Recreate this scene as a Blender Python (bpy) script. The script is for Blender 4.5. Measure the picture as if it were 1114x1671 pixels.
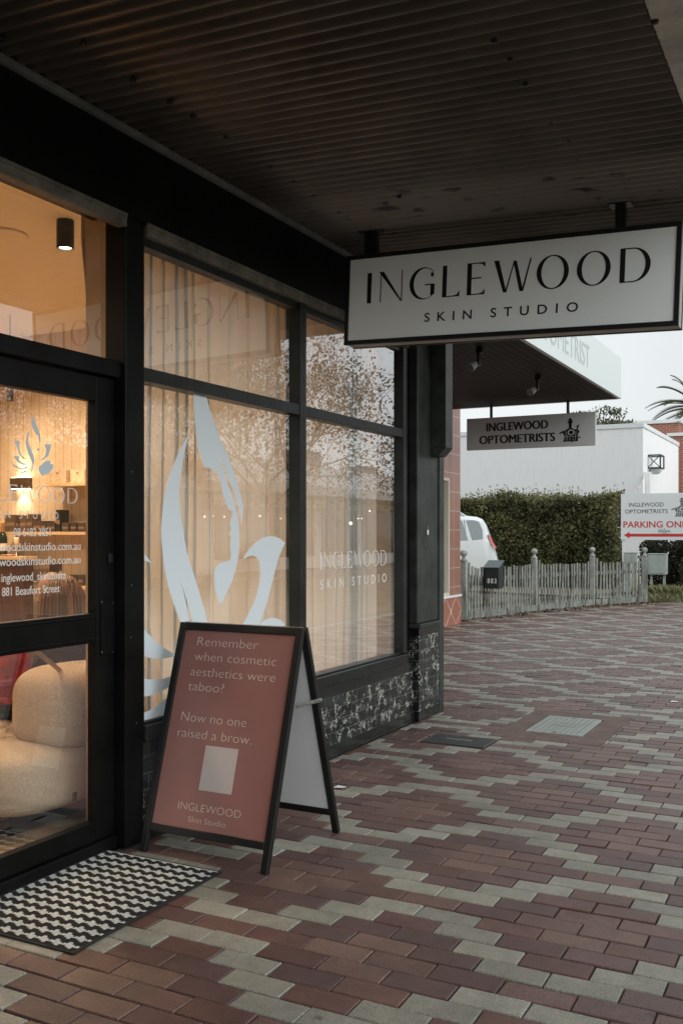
import bpy, bmesh, math, random
from mathutils import Vector, Matrix
from mathutils.geometry import tessellate_polygon
R = math.radians
for o in list(bpy.data.objects):
    bpy.data.objects.remove(o)
SC = bpy.context.scene
COL = SC.collection

# ------------------------------------------------------------------ camera
# world: +Y runs along the footpath (away), +X towards the road, shop front at X = -2.90
FPX, CAMH, CU, HV = 1573.0, 1.44, 557.0, 871.0     # focal length and horizon in photo pixels (1114 x 1671)
TH = math.atan2(815.0, FPX)
SN, CS = math.sin(TH), math.cos(TH)
cam_d = bpy.data.cameras.new('camera')
cam = bpy.data.objects.new('camera', cam_d)
COL.objects.link(cam)
cam.location = (0, 0, CAMH)
cam.rotation_euler = (R(90), 0, TH)
cam_d.sensor_width = 36
cam_d.lens = 36 * FPX / 1671
cam_d.shift_y = (HV - 835.5) / 1671
cam_d.clip_end = 600
cam_d.clip_start = 0.05
SC.camera = cam

# ------------------------------------------------------------------ sky, sun, exposure
SUN_EL, SUN_AZ = R(24), R(104)       # azimuth measured from +Y towards +X
W = bpy.data.worlds.new('World')
SC.world = W
W.use_nodes = True
nt = W.node_tree
sky = nt.nodes.new('ShaderNodeTexSky')
sky.sky_type = 'NISHITA'
sky.sun_disc = False
sky.sun_elevation = SUN_EL
sky.sun_rotation = SUN_AZ
sky.air_density = 1.6
sky.dust_density = 4.0
hs = nt.nodes.new('ShaderNodeHueSaturation')
hs.inputs['Saturation'].default_value = 0.14
mixw = nt.nodes.new('ShaderNodeMix')
mixw.data_type = 'RGBA'
mixw.inputs['Factor'].default_value = 0.75
mixw.inputs[7].default_value = (7.15, 7.55, 7.70, 1)    # even cloud cover
nt.links.new(sky.outputs[0], hs.inputs['Color'])
nt.links.new(hs.outputs[0], mixw.inputs[6])
bg = nt.nodes['Background']
tcw = nt.nodes.new('ShaderNodeTexCoord')
cn = nt.nodes.new('ShaderNodeTexNoise')            # soft cloud tone
cn.inputs['Scale'].default_value = 3.0
cn.inputs['Detail'].default_value = 4
nt.links.new(tcw.outputs['Generated'], cn.inputs['Vector'])
cm = nt.nodes.new('ShaderNodeMapRange')
cm.inputs['From Min'].default_value = 0.3
cm.inputs['From Max'].default_value = 0.7
cm.inputs['To Min'].default_value = 0.93
cm.inputs['To Max'].default_value = 1.07
nt.links.new(cn.outputs['Fac'], cm.inputs['Value'])
cv = nt.nodes.new('ShaderNodeVectorMath')
cv.operation = 'SCALE'
nt.links.new(mixw.outputs[2], cv.inputs[0])
nt.links.new(cm.outputs[0], cv.inputs['Scale'])
nt.links.new(cv.outputs[0], bg.inputs['Color'])
bg.inputs['Strength'].default_value = 0.136
sd = bpy.data.lights.new('sun', 'SUN')
sd.energy = 2.1
sd.angle = R(70)
sd.color = (0.95, 1.0, 0.99)
so = bpy.data.objects.new('sun', sd)
COL.objects.link(so)
sdir = Vector((math.sin(SUN_AZ) * math.cos(SUN_EL), math.cos(SUN_AZ) * math.cos(SUN_EL), math.sin(SUN_EL)))
so.rotation_euler = sdir.to_track_quat('Z', 'Y').to_euler()
so.location = (8, -8, 12)
vs = SC.view_settings
vs.view_transform = 'Standard'
vs.look = 'None'
vs.gamma = 1
vs.exposure = 0.0
SC.cycles.max_bounces = 8
SC.cycles.transparent_max_bounces = 12
SC.cycles.sample_clamp_indirect = 4

# ------------------------------------------------------------------ survey helpers: photo pixel -> point on a real plane
def onX(u, v, X):
    a = (u - CU) / FPX
    d = X / (CS * a - SN)
    return Vector((X, d * (SN * a + CS), CAMH + (HV - v) / FPX * d))
def onY(u, v, Y):
    a = (u - CU) / FPX
    d = Y / (SN * a + CS)
    return Vector((d * (CS * a - SN), Y, CAMH + (HV - v) / FPX * d))
def onP(u, v, p, n):
    a = (u - CU) / FPX
    r = Vector((CS * a - SN, SN * a + CS, (HV - v) / FPX))
    o = Vector((0, 0, CAMH))
    return o + r * ((p - o).dot(n) / r.dot(n))

# ------------------------------------------------------------------ materials
MATS = {}
def mat(name, col, rough=0.6, metal=0.0, var=0.0, vscale=8.0, bump=0.0, bscale=60.0, col2=None, spec=0.5):
    if name in MATS:
        return MATS[name]
    m = bpy.data.materials.new(name)
    m.use_nodes = True
    n = m.node_tree.nodes
    l = m.node_tree.links
    b = n['Principled BSDF']
    b.inputs['Base Color'].default_value = (*col, 1)
    b.inputs['Roughness'].default_value = rough
    b.inputs['Metallic'].default_value = metal
    b.inputs['Specular IOR Level'].default_value = spec
    if var or bump:
        tc = n.new('ShaderNodeTexCoord')
    if var:
        t = n.new('ShaderNodeTexNoise')
        t.inputs['Scale'].default_value = vscale
        t.inputs['Detail'].default_value = 6
        t.inputs['Roughness'].default_value = 0.65
        l.new(tc.outputs['Object'], t.inputs['Vector'])
        r = n.new('ShaderNodeValToRGB')
        c2 = col2 or tuple(c * (1 + var) for c in col)
        c1 = col if col2 else tuple(c * max(0.0, 1 - var) for c in col)
        r.color_ramp.elements[0].position = 0.35
        r.color_ramp.elements[1].position = 0.65
        r.color_ramp.elements[0].color = (*c1, 1)
        r.color_ramp.elements[1].color = (*c2, 1)
        l.new(t.outputs['Fac'], r.inputs['Fac'])
        l.new(r.outputs['Color'], b.inputs['Base Color'])
    if bump:
        t2 = n.new('ShaderNodeTexNoise')
        t2.inputs['Scale'].default_value = bscale
        t2.inputs['Detail'].default_value = 4
        l.new(tc.outputs['Object'], t2.inputs['Vector'])
        bp = n.new('ShaderNodeBump')
        bp.inputs['Strength'].default_value = bump
        bp.inputs['Distance'].default_value = 0.01
        l.new(t2.outputs['Fac'], bp.inputs['Height'])
        l.new(bp.outputs['Normal'], b.inputs['Normal'])
    MATS[name] = m
    return m

def emit(name, col, strength):
    if name in MATS:
        return MATS[name]
    m = bpy.data.materials.new(name)
    m.use_nodes = True
    b = m.node_tree.nodes['Principled BSDF']
    b.inputs['Base Color'].default_value = (*col, 1)
    b.inputs['Emission Color'].default_value = (*col, 1)
    b.inputs['Emission Strength'].default_value = strength
    MATS[name] = m
    return m

def glass_mat(name, base, tint=(0.93, 0.95, 0.94), mult=1.6, rough=0.0):
    m = bpy.data.materials.new(name)
    m.use_nodes = True
    n = m.node_tree.nodes
    l = m.node_tree.links
    n.clear()
    out = n.new('ShaderNodeOutputMaterial')
    mx = n.new('ShaderNodeMixShader')
    tr = n.new('ShaderNodeBsdfTransparent')
    tr.inputs['Color'].default_value = (*tint, 1)
    gl = n.new('ShaderNodeBsdfGlossy')
    gl.inputs['Roughness'].default_value = rough
    gl.inputs['Color'].default_value = (0.95, 0.97, 1.0, 1)
    fr = n.new('ShaderNodeFresnel')
    fr.inputs['IOR'].default_value = 1.5
    ma = n.new('ShaderNodeMath')
    ma.operation = 'MULTIPLY_ADD'
    ma.use_clamp = True
    ma.inputs[1].default_value = mult
    ma.inputs[2].default_value = base
    l.new(fr.outputs[0], ma.inputs[0])
    # same reflectance from either side of the sheet
    geo = n.new('ShaderNodeNewGeometry')
    io = n.new('ShaderNodeMapRange')
    io.inputs['To Min'].default_value = 1.5
    io.inputs['To Max'].default_value = 1 / 1.5
    l.new(geo.outputs['Backfacing'], io.inputs['Value'])
    l.new(io.outputs[0], fr.inputs['IOR'])
    l.new(ma.outputs[0], mx.inputs['Fac'])
    l.new(tr.outputs[0], mx.inputs[1])
    l.new(gl.outputs[0], mx.inputs[2])
    l.new(mx.outputs[0], out.inputs['Surface'])
    return m

def attr_mat(name, rough=0.7, speck=0.25, sscale=220.0, bump=0.25, attr='tint', stain=0.25, trans=0.0, spec=0.35, spots=0.0):
    """colour per element from a mesh attribute (each brick, leaf or thread has its own colour)"""
    m = bpy.data.materials.new(name)
    m.use_nodes = True
    n = m.node_tree.nodes
    l = m.node_tree.links
    b = n['Principled BSDF']
    b.inputs['Roughness'].default_value = rough
    b.inputs['Specular IOR Level'].default_value = spec
    a = n.new('ShaderNodeAttribute')
    a.attribute_name = attr
    last = a.outputs['Color']
    tc = n.new('ShaderNodeTexCoord')
    for sc, amt, lo, hi in ((sscale, speck, 0.35, 0.7), (1.7, stain, 0.3, 0.75), (13.0, stain * .6, 0.3, 0.7)):
        if amt <= 0:
            continue
        t = n.new('ShaderNodeTexNoise')
        t.inputs['Scale'].default_value = sc
        t.inputs['Detail'].default_value = 5
        t.inputs['Roughness'].default_value = 0.7
        l.new(tc.outputs['Object'], t.inputs['Vector'])
        mr = n.new('ShaderNodeMapRange')
        mr.inputs['From Min'].default_value = lo
        mr.inputs['From Max'].default_value = hi
        mr.inputs['To Min'].default_value = 1 - amt
        mr.inputs['To Max'].default_value = 1 + amt
        l.new(t.outputs['Fac'], mr.inputs['Value'])
        vm = n.new('ShaderNodeVectorMath')
        vm.operation = 'SCALE'
        l.new(last, vm.inputs[0])
        l.new(mr.outputs[0], vm.inputs['Scale'])
        last = vm.outputs[0]
    if spots:
        vo = n.new('ShaderNodeTexVoronoi')
        vo.inputs['Scale'].default_value = 3.1
        l.new(tc.outputs['Object'], vo.inputs['Vector'])
        wn = n.new('ShaderNodeTexNoise')
        wn.inputs['Scale'].default_value = 60
        l.new(tc.outputs['Object'], wn.inputs['Vector'])
        ad = n.new('ShaderNodeMath')
        ad.operation = 'MULTIPLY_ADD'
        ad.inputs[1].default_value = 0.05
        l.new(wn.outputs['Fac'], ad.inputs[0])
        l.new(vo.outputs['Distance'], ad.inputs[2])
        sm = n.new('ShaderNodeMapRange')
        sm.inputs['From Min'].default_value = 0.055
        sm.inputs['From Max'].default_value = 0.085
        sm.inputs['To Min'].default_value = spots
        sm.inputs['To Max'].default_value = 0
        l.new(ad.outputs[0], sm.inputs['Value'])
        mxs = n.new('ShaderNodeMix')
        mxs.data_type = 'RGBA'
        mxs.inputs[7].default_value = (0.03, 0.028, 0.025, 1)
        l.new(sm.outputs[0], mxs.inputs['Factor'])
        l.new(last, mxs.inputs[6])
        last = mxs.outputs[2]
    l.new(last, b.inputs['Base Color'])
    if bump:
        t2 = n.new('ShaderNodeTexNoise')
        t2.inputs['Scale'].default_value = 160
        t2.inputs['Detail'].default_value = 4
        l.new(tc.outputs['Object'], t2.inputs['Vector'])
        bp = n.new('ShaderNodeBump')
        bp.inputs['Strength'].default_value = bump
        bp.inputs['Distance'].default_value = 0.006
        l.new(t2.outputs['Fac'], bp.inputs['Height'])
        l.new(bp.outputs['Normal'], b.inputs['Normal'])
    if trans:
        out = n['Material Output']
        tl = n.new('ShaderNodeBsdfTranslucent')
        l.new(last, tl.inputs['Color'])
        mx = n.new('ShaderNodeMixShader')
        mx.inputs['Fac'].default_value = trans
        l.new(b.outputs[0], mx.inputs[1])
        l.new(tl.outputs[0], mx.inputs[2])
        l.new(mx.outputs[0], out.inputs['Surface'])
    return m

def tile_mat(name, c1, c2, grout, w, h, axis='YZ', offset=0.5, mortar=0.02, rough=0.3, veins=False, vcol=(0.5, 0.5, 0.46), origin=(0, 0)):
    m = bpy.data.materials.new(name)
    m.use_nodes = True
    n = m.node_tree.nodes
    l = m.node_tree.links
    b = n['Principled BSDF']
    b.inputs['Roughness'].default_value = rough
    tc = n.new('ShaderNodeTexCoord')
    sp = n.new('ShaderNodeSeparateXYZ')
    cb = n.new('ShaderNodeCombineXYZ')
    l.new(tc.outputs['Object'], sp.inputs[0])
    l.new(sp.outputs[axis[0]], cb.inputs['X'])
    l.new(sp.outputs[axis[1]], cb.inputs['Y'])
    mp = n.new('ShaderNodeMapping')
    mp.inputs['Location'].default_value = (-origin[0], -origin[1], 0)
    l.new(cb.outputs[0], mp.inputs['Vector'])
    br = n.new('ShaderNodeTexBrick')
    br.offset = offset
    br.inputs['Color1'].default_value = (*c1, 1)
    br.inputs['Color2'].default_value = (*c2, 1)
    br.inputs['Mortar'].default_value = (*grout, 1)
    br.inputs['Scale'].default_value = 1.0
    br.inputs['Brick Width'].default_value = w
    br.inputs['Row Height'].default_value = h
    br.inputs['Mortar Size'].default_value = mortar * h
    br.inputs['Mortar Smooth'].default_value = 0.1
    l.new(mp.outputs[0], br.inputs['Vector'])
    last = br.outputs['Color']
    if veins:
        nz = n.new('ShaderNodeTexNoise')
        nz.inputs['Scale'].default_value = 11
        nz.inputs['Detail'].default_value = 5
        l.new(tc.outputs['Object'], nz.inputs['Vector'])
        vmx = n.new('ShaderNodeVectorMath')
        vmx.operation = 'MULTIPLY_ADD'
        vmx.inputs[1].default_value = (0.35, 0.35, 0.35)
        l.new(nz.outputs['Color'], vmx.inputs[0])
        l.new(tc.outputs['Object'], vmx.inputs[2])
        vo = n.new('ShaderNodeTexVoronoi')
        vo.feature = 'DISTANCE_TO_EDGE'
        vo.inputs['Scale'].default_value = 11
        l.new(vmx.outputs[0], vo.inputs['Vector'])
        r1 = n.new('ShaderNodeMapRange')
        r1.inputs['From Min'].default_value = 0.0
        r1.inputs['From Max'].default_value = 0.075
        r1.inputs['To Min'].default_value = 1
        r1.inputs['To Max'].default_value = 0
        l.new(vo.outputs['Distance'], r1.inputs['Value'])
        n2 = n.new('ShaderNodeTexNoise')
        n2.inputs['Scale'].default_value = 12
        n2.inputs['Detail'].default_value = 3
        l.new(tc.outputs['Object'], n2.inputs['Vector'])
        r2 = n.new('ShaderNodeMapRange')
        r2.inputs['From Min'].default_value = 0.47
        r2.inputs['From Max'].default_value = 0.60
        l.new(n2.outputs['Fac'], r2.inputs['Value'])
        mu = n.new('ShaderNodeMath')
        mu.operation = 'MULTIPLY'
        l.new(r1.outputs[0], mu.inputs[0])
        l.new(r2.outputs[0], mu.inputs[1])
        mx = n.new('ShaderNodeMix')
        mx.data_type = 'RGBA'
        mx.inputs[7].default_value = (*vcol, 1)
        l.new(mu.outputs[0], mx.inputs['Factor'])
        l.new(last, mx.inputs[6])
        last = mx.outputs[2]
    l.new(last, b.inputs['Base Color'])
    return m

# ------------------------------------------------------------------ mesh helpers
ORG = {}
class MB:
    def __init__(s):
        s.v, s.f, s.c = [], [], []
    def add(s, vs, fs, col=None):
        k = len(s.v)
        s.v += [tuple(p) for p in vs]
        s.f += [tuple(i + k for i in f) for f in fs]
        if col is not None:
            s.c += [col] * len(vs)
        return s
    def box(s, x0, x1, y0, y1, z0, z1, col=None):
        v = [(x0, y0, z0), (x1, y0, z0), (x1, y1, z0), (x0, y1, z0), (x0, y0, z1), (x1, y0, z1), (x1, y1, z1), (x0, y1, z1)]
        return s.add(v, [(0, 3, 2, 1), (4, 5, 6, 7), (0, 1, 5, 4), (1, 2, 6, 5), (2, 3, 7, 6), (3, 0, 4, 7)], col)
    def hexa(s, p, col=None):
        return s.add(p, [(0, 3, 2, 1), (4, 5, 6, 7), (0, 1, 5, 4), (1, 2, 6, 5), (2, 3, 7, 6), (3, 0, 4, 7)], col)
    def slab(s, o, a, b, t, col=None):
        """parallelepiped: corner o, edges a, b, thickness vector t"""
        o, a, b, t = map(Vector, (o, a, b, t))
        return s.hexa([o, o + a, o + a + b, o + b, o + t, o + a + t, o + a + b + t, o + b + t], col)
    def bar(s, p, q, w, h, up=(0, 0, 1), col=None):
        p, q = Vector(p), Vector(q)
        d = (q - p).normalized()
        u = Vector(up)
        sd_ = d.cross(u)
        if sd_.length < 1e-4:
            sd_ = d.cross(Vector((1, 0, 0)))
        sd_.normalize()
        u = sd_.cross(d)
        return s.slab(p - sd_ * w / 2 - u * h / 2, q - p, sd_ * w, u * h, col)
    def tube(s, pts, rad, n=10, cap=True, col=None):
        pts = [Vector(p) for p in pts]
        rr = rad if isinstance(rad, (list, tuple)) else [rad] * len(pts)
        k = len(s.v)
        vs = []
        for i, p in enumerate(pts):
            d = (pts[min(i + 1, len(pts) - 1)] - pts[max(i - 1, 0)]).normalized()
            a = d.orthogonal().normalized() if i == 0 else (a - d * a.dot(d)).normalized()
            b = d.cross(a)
            for j in range(n):
                t = 2 * math.pi * j / n
                vs.append(p + (a * math.cos(t) + b * math.sin(t)) * rr[i])
        fs = []
        for i in range(len(pts) - 1):
            for j in range(n):
                j2 = (j + 1) % n
                fs.append((i * n + j, i * n + j2, (i + 1) * n + j2, (i + 1) * n + j))
        if cap:
            fs.append(tuple(reversed(range(n))))
            fs.append(tuple((len(pts) - 1) * n + j for j in range(n)))
        return s.add(vs, fs, col)
    def lathe(s, c, prof, n=20, col=None):
        """prof: list of (radius, z) about vertical axis at c"""
        pts, rr = [], []
        vs, fs = [], []
        for r_, z in prof:
            for j in range(n):
                t = 2 * math.pi * j / n
                vs.append((c[0] + r_ * math.cos(t), c[1] + r_ * math.sin(t), c[2] + z))
        for i in range(len(prof) - 1):
            for j in range(n):
                j2 = (j + 1) % n
                fs.append((i * n + j, i * n + j2, (i + 1) * n + j2, (i + 1) * n + j))
        fs.append(tuple(reversed(range(n))))
        fs.append(tuple((len(prof) - 1) * n + j for j in range(n)))
        return s.add(vs, fs, col)
    def poly(s, pts3, t, col=None):
        """outline polygon extruded by vector t (ear clipped by blender's ngon)"""
        pts3 = [Vector(p) for p in pts3]
        t = Vector(t)
        n = len(pts3)
        tris = [tuple(g) for g in tessellate_polygon([pts3])]
        vs = pts3 + [p + t for p in pts3]
        fs = [tuple(reversed(g)) for g in tris] + [tuple(i + n for i in g) for g in tris]
        for i in range(n):
            j = (i + 1) % n
            fs.append((i, j, j + n, i + n))
        return s.add(vs, fs, col)
    def build(s, name, m, parent=None, bevel=0.0, smooth=False, seg=2, subsurf=0, sharp=0):
        o0 = ORG.get(parent, Vector((0, 0, 0))) if parent else Vector((0, 0, 0))
        me = bpy.data.meshes.new(name)
        me.from_pydata([(p[0] - o0.x, p[1] - o0.y, p[2] - o0.z) for p in s.v], [], s.f)
        if s.c:
            ca = me.color_attributes.new('tint', 'FLOAT_COLOR', 'POINT')
            flat = []
            for c in s.c:
                flat += [c[0], c[1], c[2], 1.0]
            ca.data.foreach_set('color', flat)
        bm = bmesh.new()
        bm.from_mesh(me)
        if len(bm.faces) < 60000:
            bmesh.ops.recalc_face_normals(bm, faces=bm.faces)
            bm.to_mesh(me)
        bm.free()
        me.materials.append(m)
        o = bpy.data.objects.new(name, me)
        COL.objects.link(o)
        if parent:
            o.parent = parent
            ORG[o] = o0.copy()
        if smooth:
            for p in me.polygons:
                p.use_smooth = True
        if sharp:
            bm = bmesh.new()
            bm.from_mesh(me)
            for ed in bm.edges:
                if len(ed.link_faces) == 2 and ed.calc_face_angle() > R(sharp):
                    ed.smooth = False
            bm.to_mesh(me)
            bm.free()
        if bevel:
            bv = o.modifiers.new('bevel', 'BEVEL')
            bv.width = bevel
            bv.segments = seg
            bv.limit_method = 'ANGLE'
        if subsurf:
            ss = o.modifiers.new('subsurf', 'SUBSURF')
            ss.levels = subsurf
            ss.render_levels = subsurf
        return o

def thing(name, label, cat, loc=(0, 0, 0), group=None):
    o = bpy.data.objects.new(name, None)
    o.empty_display_size = 0.1
    COL.objects.link(o)
    o.location = loc
    ORG[o] = Vector(loc)
    o['label'] = label
    o['category'] = cat
    if group:
        o['group'] = group
    return o
def tag(o, label, cat, group=None, kind=None):
    o['label'] = label
    o['category'] = cat
    if group:
        o['group'] = group
    if kind:
        o['kind'] = kind
    return o
def struct(o):
    o['kind'] = 'structure'
    return o

# text as flat mesh
_TX = {}
def text2d(body, offset=0.0, space=1.0):
    key = (body, offset, space)
    if key in _TX:
        return _TX[key]
    c = bpy.data.curves.new('lettering', 'FONT')
    c.body = body
    c.size = 1
    c.offset = offset
    c.space_character = space
    c.resolution_u = 4
    c.fill_mode = 'FRONT'
    c.dimensions = '2D'
    o = bpy.data.objects.new('lettering', c)
    COL.objects.link(o)
    dg = bpy.context.evaluated_depsgraph_get()
    dg.update()
    m = bpy.data.meshes.new_from_object(o.evaluated_get(dg))
    vs = [(v.co.x, v.co.y) for v in m.vertices]
    fs = [tuple(p.vertices) for p in m.polygons]
    bpy.data.objects.remove(o)
    bpy.data.curves.remove(c)
    bpy.data.meshes.remove(m)
    _TX[key] = (vs, fs)
    return vs, fs
CAPH = 0.682
def text(mb, body, p0, p1, cap, up, lift, offset=0.0, space=1.0, col=None):
    """lay body from baseline start p0 to baseline end p1, capital height cap (metres)"""
    p0, p1, up, lift = map(Vector, (p0, p1, up, lift))
    vs, fs = text2d(body, offset, space)
    x0 = min(v[0] for v in vs)
    x1 = max(v[0] for v in vs)
    d = p1 - p0
    k = cap / CAPH
    out = [p0 + d * ((v[0] - x0) / (x1 - x0)) + up * (v[1] * k) + lift for v in vs]
    mb.add(out, fs, col)

# high contrast art-deco capitals, drawn as polygons in a unit-high cell
def ell(cx, cy, rx, ry, a0, a1, n=28):
    return [(cx + rx * math.cos(R(a0 + (a1 - a0) * i / n)), cy + ry * math.sin(R(a0 + (a1 - a0) * i / n))) for i in range(n + 1)]
def strips(outer, inner):
    return [[outer[i], outer[i + 1], inner[i + 1], inner[i]] for i in range(len(outer) - 1)]
def deco(ch, w, T, t):
    if ch == 'I':
        return [[(0, 0), (w, 0), (w, 1), (0, 1)]]
    if ch == 'N':
        return [[(0.02 * w, 0), (0.02 * w + t, 0), (0.02 * w + t, 0.97), (0.02 * w, 0.97)], [(w - t, 0.0), (w - t, 1), (w, 1), (w, 0.0)],
                [(-0.04, 1), (T * 1.15 - 0.04, 1), (w, 0.0), (w - T * 0.35, 0)]]
    if ch == 'L':
        return [[(0, 0), (T, 0), (T, 1), (0, 1)], [(T, 0), (w, 0), (w, t), (T, t)], [(w * 0.6, t), (w, t), (w, 0.17), (w - 0.02, 0.17), (w * 0.85, t * 1.8)]]
    if ch == 'E':
        return [[(0, 0), (T, 0), (T, 1), (0, 1)], [(T, 0), (w, 0), (w, t), (T, t)], [(w * 0.65, t), (w, t), (w, 0.15), (w - 0.02, 0.15), (w * 0.85, t * 1.8)],
                [(T, 1 - t), (w, 1 - t), (w, 1), (T, 1)], [(w * 0.65, 1 - t), (w * 0.85, 1 - t * 1.8), (w - 0.02, 0.86), (w, 0.86), (w, 1 - t)],
                [(T, 0.5), (w * 0.8, 0.5), (w * 0.8, 0.5 + t * 1.2), (T, 0.5 + t * 1.2)]]
    if ch == 'W':

        a, b, c = w * 0.30, w * 0.53, w * 0.74
        return [[(0, 1), (T * 1.1, 1), (a + T * .45, 0), (a - T * .25, 0)], [(a + T * .1, 0), (a + T * .45, 0), (b + T * .2, 0.93), (b - t * .2, 0.93)],
                [(b - T * .15, 0.95), (b + T * .6, 0.95), (c + T * .5, 0), (c - T * .3, 0)], [(c + T * .1, 0), (c + T * .5, 0), (w, 1), (w - t * 1.3, 1)]]
    if ch == 'O':
        return strips(ell(w / 2, .5, w / 2, .515, 0, 360, 48), ell(w / 2, .5, w / 2 - T, .515 - t, 0, 360, 48))
    if ch == 'D':
        o = [(T * .5, 1)] + ell(w * .42, .5, w * .58, .5, 90, -90, 30) + [(T * .5, 0)]
        i = [(T * .5, 1 - t)] + ell(w * .42, .5, w * .58 - T, .5 - t, 90, -90, 30) + [(T * .5, t)]
        return [[(0, 0), (T, 0), (T, 1), (0, 1)]] + strips(o, i)
    if ch == 'G':
        o = ell(w * .56, .5, w * .56, .515, 42, 318, 36)
        i = ell(w * .62, .5, w * .62 - T, .515 - t, 48, 312, 36)
        return strips(o, i) + [ell(w * .90, .765, .055, .075, 0, 350, 14), [(w - T * .95, 0.1), (w, 0.14), (w, .46), (w - T * .95, .46)],
                               [(w * .62, .43), (w, .43), (w, .43 + t * 1.2), (w * .62, .43 + t * 1.2)]]
def deco_word(mb, spans, word, P, T, t, lift):
    """spans: (x0,x1) of every letter in metres; P(x, y) -> 3D; unit height mapped by P"""
    for ch, (a, b), h in zip(word, spans[0], spans[1]):
        for pl in deco(ch, (b - a) / h, T, t):
            mb.add([P(a + p[0] * h, p[1]) + lift for p in pl], [tuple(range(len(pl)))])

# ------------------------------------------------------------------ shared materials
M_BLK = mat('black_paint', (0.005, 0.0055, 0.005), 0.42, var=0.5, vscale=3, bump=0.12, bscale=35, spec=0.14)
M_GRN = mat('dark_green_paint', (0.036, 0.043, 0.038), 0.42, var=0.45, vscale=5, bump=0.25, bscale=30, spec=0.3)
M_WIN = mat('window_paint', (0.018, 0.021, 0.019), 0.4, var=0.4, vscale=5, bump=0.2, bscale=30, spec=0.3)
M_TRIM = mat('weathered_trim', (0.13, 0.12, 0.095), 0.6, var=0.45, vscale=9, bump=0.2)
M_FLASH = mat('grey_flashing', (0.16, 0.17, 0.17), 0.5, var=0.3, vscale=4)
M_SOFFIT = mat('awning_underside', (0.060, 0.050, 0.038), 0.55, var=0.35, vscale=3.0, bump=0.1)
M_GUT = mat('grey_gutter', (0.42, 0.42, 0.39), 0.55, var=0.3, vscale=5)
M_WHT = mat('white_paint', (0.74, 0.76, 0.77), 0.55, var=0.05, vscale=2)
M_SIGN = mat('white_sign_face', (0.80, 0.85, 0.85), 0.28)
M_SIGNBLK = mat('black_vinyl', (0.008, 0.009, 0.009), 0.35)
M_METAL = mat('bare_metal', (0.55, 0.55, 0.55), 0.3, metal=1.0)
M_DKMETAL = mat('dark_metal', (0.03, 0.03, 0.03), 0.4, metal=0.6)
M_VINYL = mat('white_vinyl', (0.74, 0.81, 0.86), 0.45)
M_MARBLE = tile_mat('marble_tiles', (0.013, 0.016, 0.014), (0.028, 0.032, 0.029), (0.13, 0.14, 0.13), 0.152, 0.0775, mortar=0.025, rough=0.10, veins=True, vcol=(0.62, 0.63, 0.58), origin=(0, 0.08))
M_BLKTILE = tile_mat('black_tiles', (0.008, 0.010, 0.009), (0.015, 0.018, 0.016), (0.035, 0.04, 0.038), 0.076, 0.2, mortar=0.012, rough=0.15, offset=0)
M_GLASS = glass_mat('shop_glass', 0.01, mult=4.0)
M_INT = mat('cream_plaster', (0.76, 0.66, 0.52), 0.8)
M_GROOVE = tile_mat('grooved_panel', (0.68, 0.56, 0.42), (0.665, 0.545, 0.405), (0.47, 0.36, 0.25), 0.105, 9.0, axis='XZ', offset=0, mortar=0.0005, rough=0.6)
M_TIMB = mat('timber_floor', (0.40, 0.27, 0.15), 0.4, var=0.35, vscale=6)
M_LINING = mat('tan_lining', (0.50, 0.38, 0.25), 0.6, var=0.08)

# ------------------------------------------------------------------ ground
rnd = random.Random(7)
g = MB().box(-150, 150, -60, 300, -0.30, -0.06)
struct(g.build('ground', mat('dry_ground', (0.24, 0.20, 0.15), 0.95, var=0.25, vscale=2, bump=0.3)))
FENCE = [Vector((-5.62, 15.3, 0)), Vector((-5.08, 17.6, 0)), Vector((-4.44, 19.5, 0)), Vector((-3.67, 20.9, 0))]
ROWH, BRL = 0.1122, 0.2345
def pave_min(y):
    if y < 7.33:
        return -2.89
    if y < 14.65:
        return -5.43
    if y < 15.3:
        return -5.5
    for a, b in zip(FENCE, FENCE[1:]):
        if a.y <= y <= b.y:
            return a.x + (b.x - a.x) * (y - a.y) / (b.y - a.y) - 0.10
    return -3.5
bed = MB()
bed.box(-2.95, 1.2, -6, 7.34, -0.058, -0.010)
bed.box(-5.5, 1.2, 7.34, 14.7, -0.058, -0.010)
bed.box(-5.0, 1.2, 14.7, 21.6, -0.058, -0.010)
struct(bed.build('paving_bed', mat('jointing_sand', (0.045, 0.040, 0.034), 0.95, var=0.3, vscale=20)))
HOLES = [(-2.215, -1.455, 6.602, 7.725), (-2.60, -2.125, 6.185, 6.505)]
CREAM = {0: (.5, 4.5), 1: (1, 4), 2: (1.5, 3.5), 3: (2, 3), 4: (), 5: (2, 3), 6: (1.5, 3.5), 7: (1, 4), 8: (.5, 4.5), 9: ()}
SALM = {3: (0,), 4: (.5, 4.5), 5: (0,), 8: (2.5,), 9: (2, 3), 0: (2.5,)}
SAL2 = {4: (2.5,), 9: (0,)}
pav = MB()
jmin = int((3.071 - 21.5) / ROWH) + 3
jmax = int((3.071 - 0.3) / ROWH) + 3
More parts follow.
